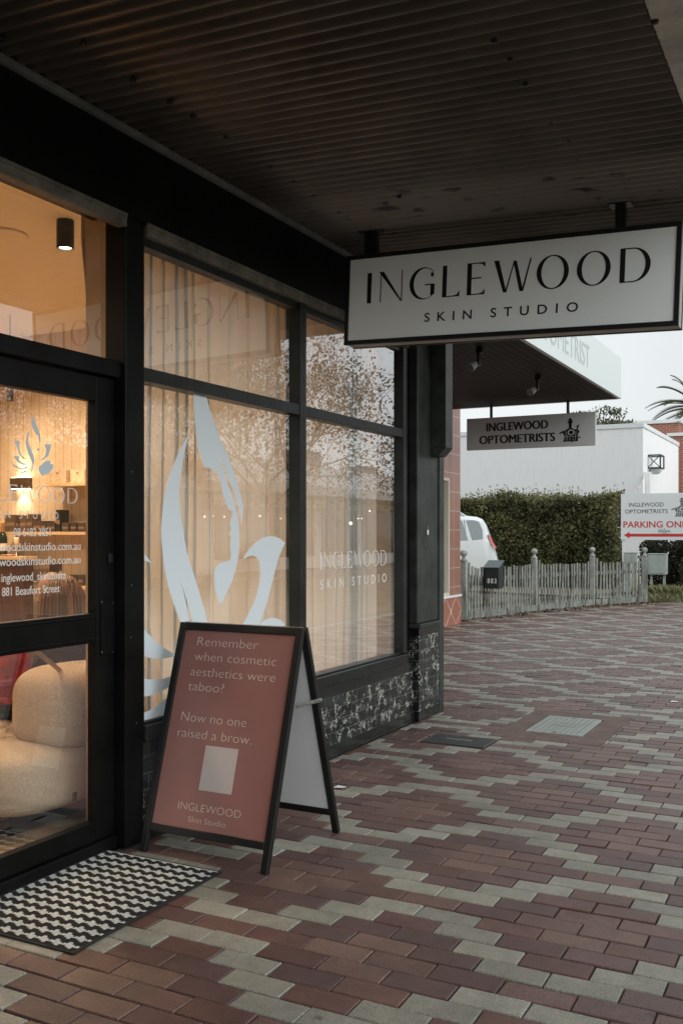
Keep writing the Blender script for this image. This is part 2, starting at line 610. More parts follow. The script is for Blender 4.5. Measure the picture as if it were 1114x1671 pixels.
def put(xa, xb, yc, col):
    if xb - xa < 0.02:
        return
    gap, bv = rnd.uniform(.0024, .0040), 0.003
    x0, x1, y0, y1 = xa + gap, xb - gap, yc - ROWH / 2 + gap, yc + ROWH / 2 - gap
    z = rnd.uniform(-0.0014, 0.0014)
    tx, ty = rnd.uniform(-.0014, .0014), rnd.uniform(-.0012, .0012)
    if rnd.random() < 0.03:
        z -= 0.003
    q = []
    for (x, y, sx, sy) in ((x0, y0, -1, -1), (x1, y0, 1, -1), (x1, y1, 1, 1), (x0, y1, -1, 1)):
        q.append((x - sx * bv, y - sy * bv, z + sx * tx + sy * ty))
    for (x, y, sx, sy) in ((x0, y0, -1, -1), (x1, y0, 1, -1), (x1, y1, 1, 1), (x0, y1, -1, 1)):
        q.append((x, y, z + sx * tx + sy * ty - 0.0035))
    for (x, y) in ((x0, y0), (x1, y0), (x1, y1), (x0, y1)):
        q.append((x, y, -0.03))
    f = [(0, 1, 2, 3)]
    for k in range(4):
        k2 = (k + 1) % 4
        f.append((4 + k, 4 + k2, k2, k))
        f.append((8 + k, 8 + k2, 4 + k2, 4 + k))
    pav.add(q, f, col)
for j in range(jmin, jmax + 1):
    yc = 3.071 - (j - 3) * ROWH
    r = j % 10
    half = 0.5 if (r % 2 == 0) else 0.0
    xmin, xmax = pave_min(yc), 1.2
    i0 = int((xmin + .845) / BRL + 2.5 - half) - 2
    for i in range(i0, i0 + 60):
        xc = i + half
        X = -.845 + (xc - 2.5) * BRL
        xa, xb = max(X - BRL / 2, xmin), min(X + BRL / 2, xmax)
        if xb <= xa:
            continue
        m = xc % 5
        k = rnd.uniform(0.74, 0.92)
        if m in CREAM[r]:
            base = rnd.choice([(0.345, 0.335, 0.28), (0.33, 0.32, 0.27), (0.36, 0.345, 0.285), (0.315, 0.305, 0.255)])
        elif m in SALM.get(r, ()):
            base = rnd.choice([(0.20, 0.115, 0.092), (0.21, 0.125, 0.099), (0.185, 0.105, 0.086)])
        elif m in SAL2.get(r, ()):
            base = rnd.choice([(0.175, 0.098, 0.082), (0.195, 0.11, 0.09)])
        else:
            base = rnd.choice([(0.140, 0.073, 0.064), (0.155, 0.078, 0.064), (0.128, 0.071, 0.066), (0.165, 0.086, 0.070), (0.138, 0.080, 0.074)])
        if yc > 13.2 and X < -4.2 + (yc - 14) * .25 and m not in CREAM[r]:
            base = (0.15, 0.065, 0.05)
        col = tuple(c * k for c in base)
        segs = [(xa, xb)]
        for hx0, hx1, hy0, hy1 in HOLES:
            if hy0 < yc < hy1:
                ns = []
                for a, b in segs:
                    if b <= hx0 or a >= hx1:
                        ns.append((a, b))
                    else:
                        if a < hx0:
                            ns.append((a, hx0))
                        if b > hx1:
                            ns.append((hx1, b))
                segs = ns
        for a, b in segs:
            put(a, b, yc, col)
struct(pav.build('pavement', attr_mat('clay_pavers', rough=0.42, spec=0.55, speck=0.45, sscale=190, bump=0.45, stain=0.27, spots=0.6)))

v = MB().add([(-3.45, 21.6, -.004), (3, 21.6, -.004), (3, 60, -.004), (-12, 60, -.004), (-12, 24.6, -.004)], [(0, 1, 2, 3, 4)])
struct(v.build('sandy_verge', mat('sandy_verge', (0.34, 0.285, 0.22), 0.95, var=0.2, vscale=3, bump=0.4)))
v = MB().box(1.2, 1.36, -40, 80, -0.3, -0.002)
struct(v.build('kerb', mat('kerb_concrete', (0.33, 0.32, 0.30), 0.85, var=0.15)))
v = MB().box(1.36, 10.6, -60, 120, -0.3, -0.13)
struct(v.build('road', mat('asphalt', (0.115, 0.115, 0.117), 0.85, var=0.25, vscale=12, bump=0.3)))
v = MB().box(10.6, 14.0, -60, 120, -0.3, 0.0)
struct(v.build('opposite_footpath', mat('opposite_paving', (0.34, 0.31, 0.28), 0.85, var=0.2)))

# ------------------------------------------------------------------ the skin studio's building
FX = -2.90
shop = thing('shop_building', 'black painted brick shop with warm lit glazed front behind the sandwich board', 'shop', (FX, 3.4, 0))
MB().box(-3.1, -2.893, -11, 6.79, 2.90, 3.262).build('fascia_beam', M_BLK, shop, bevel=.004)
MB().box(-2.905, -2.865, -11, 7.0, 3.264, 3.292).build('flashing', M_FLASH, shop, bevel=.003)
MB().box(-3.1, -2.90, -11, 7.33, 3.294, 5.4).build('parapet', M_BLK, shop)
for a, b in ((1.2, 3.449), (3.59, 6.67)):
    MB().box(-2.935, -2.884, a, b, 2.838, 2.898).box(-2.935, -2.878, a, b, 2.880, 2.8985).build('header_trim', M_TRIM, shop, bevel=.004)
pst = MB().box(-3.02, -2.90, 3.4565, 3.587, 0, 2.899)
pst.build('post', M_BLK, shop, bevel=.006)
for u, vv in ((214, 770), (214, 955), (213, 1040), (222, 1180)):
    p = onX(u, vv, -2.90)
    MB().tube([p + Vector((-.002, 0, 0)), p + Vector((.004, 0, 0))], .006, 8).build('screw', M_GRN, shop)
MB().box(-3.1, -2.90, -11, 2.30, 0, 2.836).build('facade_wall', M_BLK, shop)  # carried on unseen past the camera, to cut light from behind
# pilaster at the end of the shop
MB().box(-3.1, -2.872, 6.80, 7.23, 0.752, 3.292).build('pilaster', M_GRN, shop, bevel=.008)
MB().box(-3.1, -2.862, 7.232, 7.33, 0.0, 3.292).build('pilaster_edge', M_GRN, shop, bevel=.006)
MB().box(-3.05, -2.865, 6.815, 7.225, 0.08, 0.655).build('marble_facing', M_MARBLE, shop)
MB().box(-3.05, -2.863, 6.81, 7.228, 0.657, 0.715).build('black_tile_course', M_BLKTILE, shop)
MB().box(-3.05, -2.863, 6.81, 7.228, 0.0, 0.078).build('black_tile_base', M_BLKTILE, shop)
MB().box(-3.05, -2.842, 6.79, 7.229, 0.717, 0.75).build('pilaster_cap', M_GRN, shop, bevel=.006)
cb = MB().hexa([(-2.87, 7.06, 2.05), (-2.80, 7.06, 2.05), (-2.80, 7.21, 2.05), (-2.87, 7.21, 2.05), (-2.87, 7.06, 2.115), (-2.742, 7.06, 2.115), (-2.742, 7.21, 2.115), (-2.87, 7.21, 2.115)])
cb.box(-2.87, -2.742, 7.06, 7.21, 2.1152, 3.25)
cb.build('corbel_box', M_GRN, shop, bevel=.003)
st_p = onX(697, 866, -2.872)
MB().box(-2.873, -2.869, st_p.y - .02, st_p.y + .02, st_p.z - .04, st_p.z + .035).build('door_number_plate', mat('plate', (0.09, 0.10, 0.09), .5), shop)
MB().box(-2.870, -2.8675, st_p.y - .014, st_p.y + .016, st_p.z - .03, st_p.z + .005).build('sticker', M_WHT, shop)
# stall riser
MB().box(-3.05, -2.905, 3.587, 6.798, 0.08, 0.39).build('marble_stall_riser', M_MARBLE, shop)
MB().box(-3.05, -2.903, 3.587, 6.798, 0.392, 0.462).build('black_tile_course', M_BLKTILE, shop)
MB().box(-3.05, -2.897, 3.587, 6.798, 0.0, 0.078).build('black_tile_base', M_BLKTILE, shop)
MB().box(-3.05, -2.935, 6.67, 6.798, 0.545, 2.836).build('corner_post', M_BLK, shop)
# windows
GX = -2.940
def window(y0, y1, yl, yr):
    """opening y0..y1, frame faces yl / yr"""
    f = MB()
    f.box(-3.0, -2.90, yl, y0, 0.545, 2.836)
    f.box(-3.0, -2.90, y1, yr, 0.545, 2.836)
    f.box(-2.99, -2.903, y0, y1, 2.158, 2.222)
    f.box(-2.99, -2.92, y0, y1, 2.80, 2.836)
    w = f.build('window', M_WIN, shop, bevel=.004)
    s = MB().box(-3.02, -2.885, yl, yr, 0.464, 0.540)
    s.box(-3.0, -2.915, y0, y1, 0.5405, 0.553)
    s.build('sill', M_WIN, w, bevel=.006)
    for za, zb in ((0.548, 2.156), (2.224, 2.803)):
        MB().add([(GX, y0, za), (GX, y1, za), (GX, y1, zb), (GX, y0, zb)], [(0, 1, 2, 3)]).build('pane', M_GLASS, w)
    return w
w1 = window(3.59, 5.056, 3.588, 5.094)
w2 = window(5.134, 6.60, 5.095, 6.668)
# face logo on window 1 (flat white vinyl on the glass, traced in glass coordinates)
def tr(pts, ox, oy, sc, X):
    return [onX(ox + x * sc, oy + y * sc, X) for x, y in pts]
k1, k3, k4 = 200 / 1114., 160 / 1114., 100 / 796.
VX = GX + 0.0015
T1 = lambda p: tr(p, 230, 630, k1, VX)
T2 = lambda p: tr(p, 230, 830, k1, VX)
T3 = lambda p: tr(p, 330, 830, k3, VX)
T4 = lambda p: tr(p, 225, 990, k4, VX)
logo = MB()
tv = (0.0006, 0, 0)
A_out = T1([(445, 425), (405, 485), (360, 570), (320, 665), (285, 750), (250, 850), (225, 950), (205, 1060)]) + T2([(193, 60), (185, 160), (187, 280), (197, 400), (212, 510), (235, 640), (265, 760), (300, 870), (340, 980), (380, 1085), (410, 1160)])
A_in = T2([(440, 1160), (437, 990), (415, 890), (380, 740), (358, 655), (385, 730), (430, 870), (460, 995), (500, 1160), (640, 1160), (595, 1005), (580, 930), (545, 810), (510, 690), (480, 600), (445, 490), (415, 385), (395, 280), (378, 170), (362, 60)]) + T1([(352, 1060), (350, 950), (355, 870), (368, 760), (385, 660), (405, 560), (425, 480)])
logo.poly(A_out + A_in, tv)
B_l = T1([(478, 60), (482, 200), (490, 330), (505, 450), (525, 560), (550, 670), (575, 735), (625, 745), (680, 775), (710, 830), (728, 880), (740, 950), (752, 1020), (774, 1046), (762, 1062), (785, 1080)]) + \
    T3([(303, 4), (348, 25), (345, 60), (335, 105), (325, 130), (313, 180), (330, 215), (325, 245), (318, 268), (300, 290), (322, 300), (316, 312), (328, 325), (322, 360), (320, 450), (330, 530), (320, 580), (290, 597), (225, 612), (180, 640), (155, 670), (140, 730), (135, 800), (145, 900), (165, 980), (203, 1100)])
B_r = T3([(240, 1040), (285, 930), (335, 830), (370, 720), (395, 620), (415, 500), (423, 400), (420, 250), (410, 150), (398, 70), (383, 0)]) + T1([(830, 1000), (800, 920), (765, 820), (738, 735), (695, 600), (745, 715), (790, 820), (835, 930), (870, 1030), (893, 1110)]) + \
    T2([(905, 60), (915, 150), (922, 60)]) + T1([(930, 1105), (920, 1050), (895, 950), (865, 850), (835, 750), (800, 660), (765, 580), (720, 480), (680, 370), (640, 250), (610, 160), (588, 78)])
logo.poly(B_l + B_r, tv)
logo.poly(T3([(463, 575), (490, 520), (550, 440), (620, 375), (690, 330), (760, 312), (830, 318), (890, 345), (940, 388), (905, 460), (870, 550), (840, 650), (810, 770), (780, 890), (745, 1030), (700, 1170), (655, 1300), (600, 1450), (400, 1450), (470, 1298), (520, 1210), (570, 1110), (615, 1000), (645, 880), (660, 770), (660, 680), (650, 610), (625, 560), (585, 532), (540, 535), (500, 553)]), tv)
logo.poly(T3([(665, 1300), (720, 1260), (790, 1240), (850, 1247), (905, 1280), (935, 1310), (930, 1400), (640, 1400)]), tv)
logo.poly(T2([(14, 398), (50, 430), (100, 500), (60, 478), (14, 468)]), tv)
logo.poly(T4([(60, 266), (110, 330), (180, 400), (280, 490), (380, 560), (505, 637), (430, 655), (330, 675), (250, 678), (150, 665), (60, 633)]), tv)
logo.poly(T4([(60, 930), (150, 945), (260, 945), (350, 930), (460, 900), (620, 800), (560, 940), (420, 1040), (300, 1100), (200, 1145), (120, 1163), (60, 1160)]), tv)
logo.poly(T4([(60, 1387), (150, 1345), (260, 1280), (340, 1215), (430, 1130), (620, 940), (560, 1200), (440, 1400), (320, 1470), (230, 1500), (60, 1556)]), tv)
logo.build('vinyl_logo', M_VINYL, w1)
# lettering on window 2
L0, L1 = onX(523, 930, VX), onX(630, 921, VX)
rel = [(-2.524, -2.496), (-2.441, -2.295), (-2.249, -2.091), (-2.043, -1.937), (-1.893, -1.787), (-1.736, -1.52), (-1.49, -1.312), (-1.269, -1.089), (-1.041, -.884)]
def remap(y0, y1):
    return [(y0 + (a + 2.524) / 1.64 * (y1 - y0), y0 + (b + 2.524) / 1.64 * (y1 - y0)) for a, b in rel]
lt = MB()
caph = 0.109
deco_word(lt, (remap(L0.y, L1.y), [caph] * 9), 'INGLEWOOD', lambda x, y: Vector((VX, x, 1.212 + y * caph)), 0.075, 0.04, Vector((0, 0, 0)))
lt.build('lettering', mat('pale_vinyl', (0.80, 0.84, 0.86), .5), w2)
lt = MB()
text(lt, 'SKIN STUDIO', (VX, L0.y, 1.085), (VX, L1.y, 1.09), 0.062, (0, 0, 1), (0, 0, 0), offset=-0.004, space=1.9)
lt.build('lettering', mat('pale_vinyl', (0.80, 0.84, 0.86), .5), w2)

# door
DX = -2.962
dy0, dy1 = 2.42, 3.452
gy0, gy1 = 2.54, onX(157, 871, DX).y
z_mt, z_mb = onX(80, 1009, DX).z, onX(80, 1060, DX).z
z_ht = onX(80, 561, DX).z
z_hb = onX(80, 641, DX).z
z_bt = onX(160, 1340, DX).z
d = MB()
d.box(DX - .05, DX, dy0, gy0, 0.062, z_ht - .09)
d.box(DX - .05, DX, gy1, dy1, 0.062, z_ht - .09)
d.box(DX - .05, DX, gy0, gy1, z_hb, z_ht - .09)
d.box(DX - .048, DX - .002, gy0, gy1, z_mb, z_mt)
d.box(DX - .048, DX - .002, gy0, gy1, 0.062, z_bt)
d.box(DX - .003, DX + .004, gy0, gy1, z_mt - .022, z_mt - .012)
d.box(DX - .003, DX + .004, gy0, gy1, z_mb + .012, z_mb + .022)
door = d.build('door', M_BLK, shop, bevel=.004)
for za, zb in ((z_bt, z_mb), (z_mt, z_hb)):
    MB().add([(DX - .025, gy0, za), (DX - .025, gy1, za), (DX - .025, gy1, zb), (DX - .025, gy0, zb)], [(0, 1, 2, 3)]).build('pane', M_GLASS, door)
p0, p1 = onX(164, 985, DX), onX(186, 1066, DX)
MB().box(DX, DX + .006, p0.y, p1.y, p1.z, p0.z).build('lock_plate', M_BLK, door, bevel=.002)
q = onX(178, 911, DX)
MB().box(DX, DX + .012, q.y - .012, q.y + .016, q.z - .022, q.z + .022).build('lock_cylinder', M_DKMETAL, door, bevel=.003)
for u, vv in ((166, 982), (166, 1064), (184, 984), (184, 1064)):
    p = onX(u, vv, DX + .006)
    MB().tube([p, p + Vector((.003, 0, 0))], .004, 8).build('screw', M_METAL, door)
VD = DX - .0225
dl = MB()
dspan = remap(2.60, onX(127, 810, VD).y)
zb0, zt0 = onX(127, 822, VD).z, onX(127, 797, VD).z
ch = zt0 - zb0
deco_word(dl, (dspan, [ch] * 9), 'INGLEWOOD', lambda x, y: Vector((VD, x, zb0 + y * ch)), 0.10, 0.05, Vector((0, 0, 0)))
M_DV = mat('door_vinyl', (0.72, 0.72, 0.70), .5)
dl.build('lettering', M_DV, door)
dl = MB()
text(dl, 'SKIN STUDIO', (VD, 2.72, zb0 - .07), (VD, 3.12, zb0 - .07), .03, (0, 0, 1), (0, 0, 0), offset=-.006, space=1.8)
dl.build('lettering', M_DV, door)
def dline(s, ul, ur, v0, cap, y0=None):
    dl = MB()
    a = onX(max(ul, 1), v0, VD)
    b = onX(ur, v0 - 2, VD)
    text(dl, s, (VD, y0 if y0 else a.y, b.z), (VD, b.y, b.z), cap, (0, 0, 1), (0, 0, 0), offset=0.004)
    dl.build('lettering', M_DV, door)
dline('08 6182 3851', 23, 83, 877, .034)
dline('inglewoodskinstudio.com.au', 1, 132, 899, .034, 2.705)
dline('inglewoodskinstudio.com.au', 1, 132, 921, .034, 2.705)
dline('inglewood_skinstudio', 3, 108, 946, .034)
dline('881 Beaufort Street', 4, 98, 968, .034)
kL = 150 / 1114.
TL = lambda p: tr(p, 0, 670, kL, VD)
em = MB()
for pl in ([(395, 60), (385, 120), (390, 180), (405, 230), (440, 280), (470, 310), (475, 370), (490, 400), (497, 330), (475, 250), (440, 160), (410, 90)],
           [(365, 210), (330, 290), (312, 380), (325, 460), (355, 540), (385, 610), (395, 660), (375, 760), (405, 700), (420, 620), (410, 550), (380, 470), (350, 400), (345, 320)],
           [(170, 375), (210, 365), (245, 380), (235, 420), (240, 480), (270, 550), (330, 590), (280, 585), (230, 520), (205, 430)],
           [(165, 555), (235, 550), (235, 600), (290, 640), (365, 650), (290, 660), (220, 630)],
           [(130, 600), (170, 660), (230, 690), (300, 690), (360, 650), (320, 710), (240, 710), (170, 680)],
           [(180, 710), (250, 745), (320, 730), (350, 690), (320, 750), (260, 755)],
           [(540, 410), (630, 410), (605, 480), (590, 550), (520, 600), (470, 610), (540, 560), (565, 480)],
           [(470, 690), (520, 640), (580, 600), (620, 610), (610, 645), (655, 650), (640, 720), (580, 770), (510, 790), (475, 740)],
           [(440, 470), (485, 450), (470, 495)]):
    em.poly(TL(pl), (.0005, 0, 0))
em.build('lotus_emblem', mat('blue_grey_vinyl', (0.62, 0.70, 0.74), .5), door)
# transom light above the door, jambs, threshold
t = MB().box(-3.02, -2.925, 2.30, 3.455, z_ht - .088, z_ht - .012)
t.box(-3.02, -2.935, 2.30, 2.36, 0, z_ht - .09)
tw = t.build('transom_window', M_BLK, shop, bevel=.004)
MB().add([(-2.975, 2.3, z_ht - .014), (-2.975, 3.456, z_ht - .014), (-2.975, 3.456, 2.84), (-2.975, 2.3, 2.84)], [(0, 1, 2, 3)]).build('pane', M_GLASS, tw)
MB().box(-3.15, -2.945, 2.30, 3.455, 0.0, 0.058).build('door_step', M_BLK, shop, bevel=.006)
MB().box(-2.944, -2.935, 2.30, 3.38, 0.0, 0.012).build('threshold_strip', M_METAL, shop)
# the room behind
MB().box(-9, -3.06, -1, 7.05, 0.0, 0.056).build('interior_floor', M_TIMB, shop)
cl = MB().box(-9, -3.1, -1, 7.05, 3.40, 3.55).build('ceiling', M_INT, shop)
vp = onY(6, 382, 4.58)
MB().lathe((vp.x, vp.y, 3.383), [(.15, .0), (.155, .006), (.155, .0165)], 28).build('air_vent', M_INT, cl, smooth=False)
MB().box(-9, -3.1, 7.05, 7.2, 0, 3.4).build('end_wall', M_GROOVE, shop)
MB().box(-9.15, -9, -1.15, 7.2, 0, 3.55).build('back_wall', M_INT, shop)
MB().box(-9, -3.1, -1.15, -1, 0, 3.4).build('side_wall', M_INT, shop)
MB().box(-9.2, -3.101, -4, 7.33, 3.56, 3.72).build('roof', M_FLASH, shop)
MB().box(-9.2, -3.101, 7.201, 7.33, 0, 3.555).build('outer_wall', M_GRN, shop)
MB().box(-3.14, -3.021, 3.46, 3.58, 0.06, 3.0).build('window_lining', M_LINING, shop)
MB().box(-3.12, -3.001, 6.60, 6.665, .06, 2.84).build('window_lining', M_LINING, shop)

# curtains
M_CURT = attr_mat('curtain_fabric', rough=0.9, speck=0.0, bump=0.05, stain=0.0, trans=0.30)
def sheer(m, f):
    n, l = m.node_tree.nodes, m.node_tree.links
    out = n['Material Output']
    src = out.inputs['Surface'].links[0].from_socket
    tr_ = n.new('ShaderNodeBsdfTransparent')
    mx = n.new('ShaderNodeMixShader')
    mx.inputs['Fac'].default_value = f
    l.new(src, mx.inputs[1])
    l.new(tr_.outputs[0], mx.inputs[2])
    l.new(mx.outputs[0], out.inputs['Surface'])
    return m
M_SHEER = sheer(attr_mat('sheer_fabric', rough=0.9, speck=0.0, bump=0.0, stain=0.0, trans=0.32), 0.12)
def curtain(y0, y1, z0, z1, x, label, seed, wl=.115, amp=.030):
    r_ = random.Random(seed)
    n = int((y1 - y0) / .008)
    ph, ys = 0, []
    for i in range(n + 1):
        y = y0 + (y1 - y0) * i / n
        ph += (y1 - y0) / n / (wl * (1 + .45 * math.sin(y * 5.1 + seed) + .2 * math.sin(y * 13))) * 2 * math.pi
        ys.append((y, ph))
    m = MB()
    rows = 14
    for k in range(rows + 1):
        z = z0 + (z1 - z0) * k / rows
        for y, p in ys:
            a = amp * (0.75 + .25 * k / rows)
            s_ = math.sin(p + .25 * math.sin(z * 1.3 + y * 3))
            s_ = math.copysign(abs(s_) ** .7, s_)
            m.v.append((x + a * s_, y + .020 * math.sin(p * 2 + .6 * math.sin(p * .37)) + .008 * math.sin(z * 2 + y * 7), z))
            m.c.append((0.88, 0.88, 0.86))
    for k in range(rows):
        for i in range(n):
            a = k * (n + 1) + i
            m.f.append((a, a + 1, a + n + 2, a + n + 1))
    o = m.build('curtain', M_SHEER, smooth=True)
    return tag(o, label, 'curtain', 'curtains inside the shop front')
curtain(3.58, 5.10, 0.12, 2.98, -3.11, 'cream pleated curtain hanging behind the window with the white face logo', 3, wl=.15, amp=.030)
curtain(5.10, 6.595, 0.12, 2.98, -3.11, 'cream pleated curtain behind the window lettered INGLEWOOD SKIN STUDIO', 11, wl=.14, amp=.030)
# gathered curtain end seen through the glass over the door
m = MB()
n = 44
for k in range(21):
    z = 3.0 - 2.9 * k / 20
    wdt = 1.0 if k < 2 else max(.22, 1 - .13 * (k - 1))
    for i in range(n + 1):
        t_ = i / n
        m.v.append((-3.14 - .13 * t_ * wdt + .012 * math.sin(t_ * 40), 3.53 + .10 * wdt * math.sin(t_ * 9 * math.pi) * .35 + .05 * t_, z))
        m.c.append((0.62, 0.50, 0.38))
for k in range(20):
    for i in range(n):
        a = k * (n + 1) + i
        m.f.append((a, a + 1, a + n + 2, a + n + 1))
tag(m.build('curtain', M_CURT, smooth=True), 'tan gathered curtain end beside the door, seen through the door glass', 'curtain', 'curtains inside the shop front')

# ------------------------------------------------------------------ lamps and furnishings inside
WARM = (1.0, 0.69, 0.42)
def spot(parent, loc, direc, energy, size, blend=.7, rad=.04, col=WARM):
    l = bpy.data.lights.new('lamp_light', 'SPOT')
    l.energy = energy
    l.spot_size = R(size)
    l.spot_blend = blend
    l.shadow_soft_size = rad
    l.color = col
    o = bpy.data.objects.new('lamp_light', l)
    COL.objects.link(o)
    o.parent = parent
    o.location = Vector(loc) - ORG[parent]
    o.rotation_euler = Vector(direc).to_track_quat('-Z', 'Y').to_euler()
    return o
E_LAMP = emit('lamp_lens', (1.0, 0.80, 0.55), 14)
def downlight(x, y, label, energy=150):
    t = thing('ceiling_downlight', label, 'ceiling light', (x, y, 3.40), 'black downlights on the shop ceiling')
    MB().lathe((x, y, 3.222), [(.046, .012), (.046, .0), (.054, .0), (.054, .177)], 24).build('housing', M_SIGNBLK, t)
    MB().lathe((x, y, 3.232), [(.040, 0), (.040, .004)], 20).build('lens', E_LAMP, t)
    spot(t, (x, y, 3.215), (0, 0, -1), energy, 150, rad=.12)
p = onY(107, 362, 4.56)
downlight(p.x, 4.56, 'black cylinder downlight on the cream ceiling seen through the glass over the door', 130)
downlight(-4.4, 2.2, 'added unseen black downlight on the ceiling left of the door', 150)  # this and the downlights below are unseen, added to light the room
downlight(-6.3, 3.6, 'added unseen black downlight over the middle of the shop floor', 420)
downlight(-6.6, 5.9, 'added unseen black downlight above the fluted counter', 320)
downlight(-5.4, 6.1, 'added unseen black downlight behind the lettered window curtain', 150)
pq = onY(17, 655, 6.3)
t = thing('pendant_lamp', 'thin black tube pendant hanging below the shop ceiling near the end wall', 'pendant lamp', (pq.x, 6.3, 3.4))
MB().tube([(pq.x, 6.3, pq.z), (pq.x, 6.3, pq.z + .42)], .028, 14).build('tube', M_SIGNBLK, t)
MB().tube([(pq.x, 6.3, pq.z + .42), (pq.x, 6.3, 3.4)], .004, 6).build('cord', M_SIGNBLK, t)
EW = 7.05
a, b = onY(20, 780, EW - .06), onY(46, 797, EW - .06)
t = thing('wall_lamp', 'dark box wall lamp throwing light up and down the grooved end wall', 'wall lamp', ((a.x + b.x) / 2, EW, (a.z + b.z) / 2))
MB().box(a.x, b.x, EW - .09, EW - .001, b.z, a.z).build('housing', mat('bronze', (0.07, 0.045, 0.025), .4), t, bevel=.004)
MB().box(a.x + .01, b.x - .01, EW - .08, EW - .01, a.z + .001, a.z + .004).build('lens', E_LAMP, t)
MB().box(a.x + .01, b.x - .01, EW - .08, EW - .01, b.z - .004, b.z - .001).build('lens', E_LAMP, t)
cx = (a.x + b.x) / 2
for s_, z in ((1, a.z + .012), (-1, b.z - .012)):
    spot(t, (cx, EW - .055, z), (0, .22, s_), 7, 82, .35, .02, (1, .82, .6))
def shelf(u0, u1, v0, dep, label):
    a, b = onY(u0, v0, EW - dep), onY(u1, v0, EW - dep)
    o = MB().box(a.x, b.x, EW - dep, EW - .001, a.z - .03, a.z).build('wall_shelf', mat('shelf_oak', (0.58, 0.42, 0.26), .5, var=.1), bevel=.003)
    tag(o, label, 'shelf', 'shelves on the end wall')
    return a.z
z1 = shelf(78, 139, 789, .25, 'short oak shelf high on the end wall carrying two cream boxes')
z2 = shelf(-6, 139, 868, .25, 'long oak shelf with a row of dark product boxes on the end wall')
z3 = shelf(84, 139, 955, .25, 'low oak shelf on the end wall behind the seated person')
def pbox(u0, u1, v0, zb, col, label, cat='product box', grp='dark product boxes on the shelves', dep=.12, kn=False):
    a, b = onY(u0, v0, EW - .2), onY(u1, v0, EW - .2)
    t = thing('product_box', label, cat, ((a.x + b.x) / 2, EW - .14, zb), grp)
    MB().box(a.x, b.x, EW - .2, EW - .2 + dep, zb + .001, a.z).build('carton', mat('carton_%d_%d' % (u0, v0), col, .5, var=.2, vscale=30), t, bevel=.003)
    if kn:
        mp_ = onY((u0 + u1) / 2, v0 + 5, EW - .2)
        MB().lathe((mp_.x, EW - .2, mp_.z), [(.008, -.006), (.008, .006)], 10).build('knob', M_DKMETAL, t)
    else:
        h_ = a.z - zb
        MB().box(a.x + .006, b.x - .006, EW - .2015, EW - .2005, zb + h_ * .35, zb + h_ * .55).build('printed_band', mat('band', (0.22, 0.15, 0.10), .5), t)
pbox(80, 108, 767, z1, (.66, .52, .37), 'plain cream storage box with a knob, left one on the high shelf', 'storage box', 'cream storage boxes', .16, True)
pbox(115, 138, 767, z1, (.66, .52, .37), 'plain cream storage box with a knob, right one on the high shelf', 'storage box', 'cream storage boxes', .16, True)
for u0, u1, v0, c_, lab in ((8, 25, 840, (.10, .065, .035), 'wide brown product box just right of the champagne bottle'), (26, 31, 842, (.05, .03, .02), 'narrow dark brown product box between two wide brown ones'),
                            (32, 43, 841, (.11, .07, .045), 'brown product box below the wall lamp light'), (43.5, 53, 839, (.085, .055, .032), 'tall brown product box with pale label left of the low brown one'),
                            (54, 66, 850, (.075, .038, .024), 'low reddish brown product box right of the tall brown one'), (66.5, 75, 850, (.06, .036, .024), 'low reddish brown product box, the second in the low row'),
                            (76, 90, 853, (.045, .036, .03), 'low black product box just left of the tall slim box'), (91.5, 98.5, 832, (.008, .007, .007), 'tall slim black product box standing above its row'),
                            (101, 112, 853, (.06, .045, .03), 'low brown product box just right of the tall slim box'), (115, 125, 853, (.03, .024, .018), 'low black product box second from the shelf end'), (127, 138, 853, (.05, .035, .022), 'low brown product box at the right end of the long shelf')):
    pbox(u0, u1, v0, z2, c_, lab)
pbox(104, 116, 938, z3, (.07, .05, .035), 'small brown product box, left one on the low shelf')
pbox(117, 126, 938, z3, (.028, .024, .02), 'small black product box in the middle of the low shelf')
pbox(127.5, 136, 938, z3, (.05, .037, .026), 'small brown product box at the right end of the low shelf')
a, b = onY(82, 918, EW - .03), onY(98, 933, EW - .03)
o = MB().box(a.x, b.x, EW - .04, EW - .001, b.z, a.z).build('wall_plaque', mat('plaque', (.10, .05, .025), .5, var=.3, vscale=25), bevel=.003)
tag(o, 'small dark brown plaque on the end wall above the seated person', 'plaque')
# fluted counter
CY = 6.66
cp = onY(36, 908, CY)
ct = thing('reception_counter', 'dark fluted reception counter with a pale timber top', 'counter', (cp.x - .6, CY + .1, 0.056))
f = MB()
f.box(cp.x - 1.25, cp.x - .012, CY + .03, CY + .16, 0.056, cp.z - .035)
for i in range(41):
    xx = cp.x - .02 - i * .03
    f.tube([(xx, CY + .025, .06), (xx, CY + .025, cp.z - .036)], .0135, 8)
f.build('fluted_front', mat('dark_stained_timber', (.075, .030, .015), .45, var=.3, vscale=8), ct)
MB().box(cp.x - 1.27, cp.x + .02, CY - .02, CY + .18, cp.z - .034, cp.z).build('counter_top', mat('counter_top', (.60, .45, .30), .4), ct, bevel=.004)
bp_ = onY(5, 905, CY + .1)
t = thing('champagne_bottle', 'dark champagne bottle with gold foil standing on the fluted counter', 'bottle', (bp_.x, CY + .1, cp.z))
bc = (bp_.x, CY + .1)
MB().lathe((*bc, cp.z + .001), [(.040, 0), (.044, .01), (.044, .15), (.038, .19), (.022, .23)], 20).build('glass_body', mat('bottle_glass', (.012, .018, .012), .1), t, smooth=True)
MB().lathe((*bc, cp.z + .23), [(.0225, 0), (.018, .04), (.0165, .075), (.019, .08), (.017, .095)], 18).build('foil', mat('gold_foil', (.60, .36, .15), .35, metal=.8), t, smooth=True)
MB().lathe((*bc, cp.z + .05), [(.0448, 0), (.0448, .07)], 20).build('label', mat('paper_label', (.7, .66, .56), .7), t)
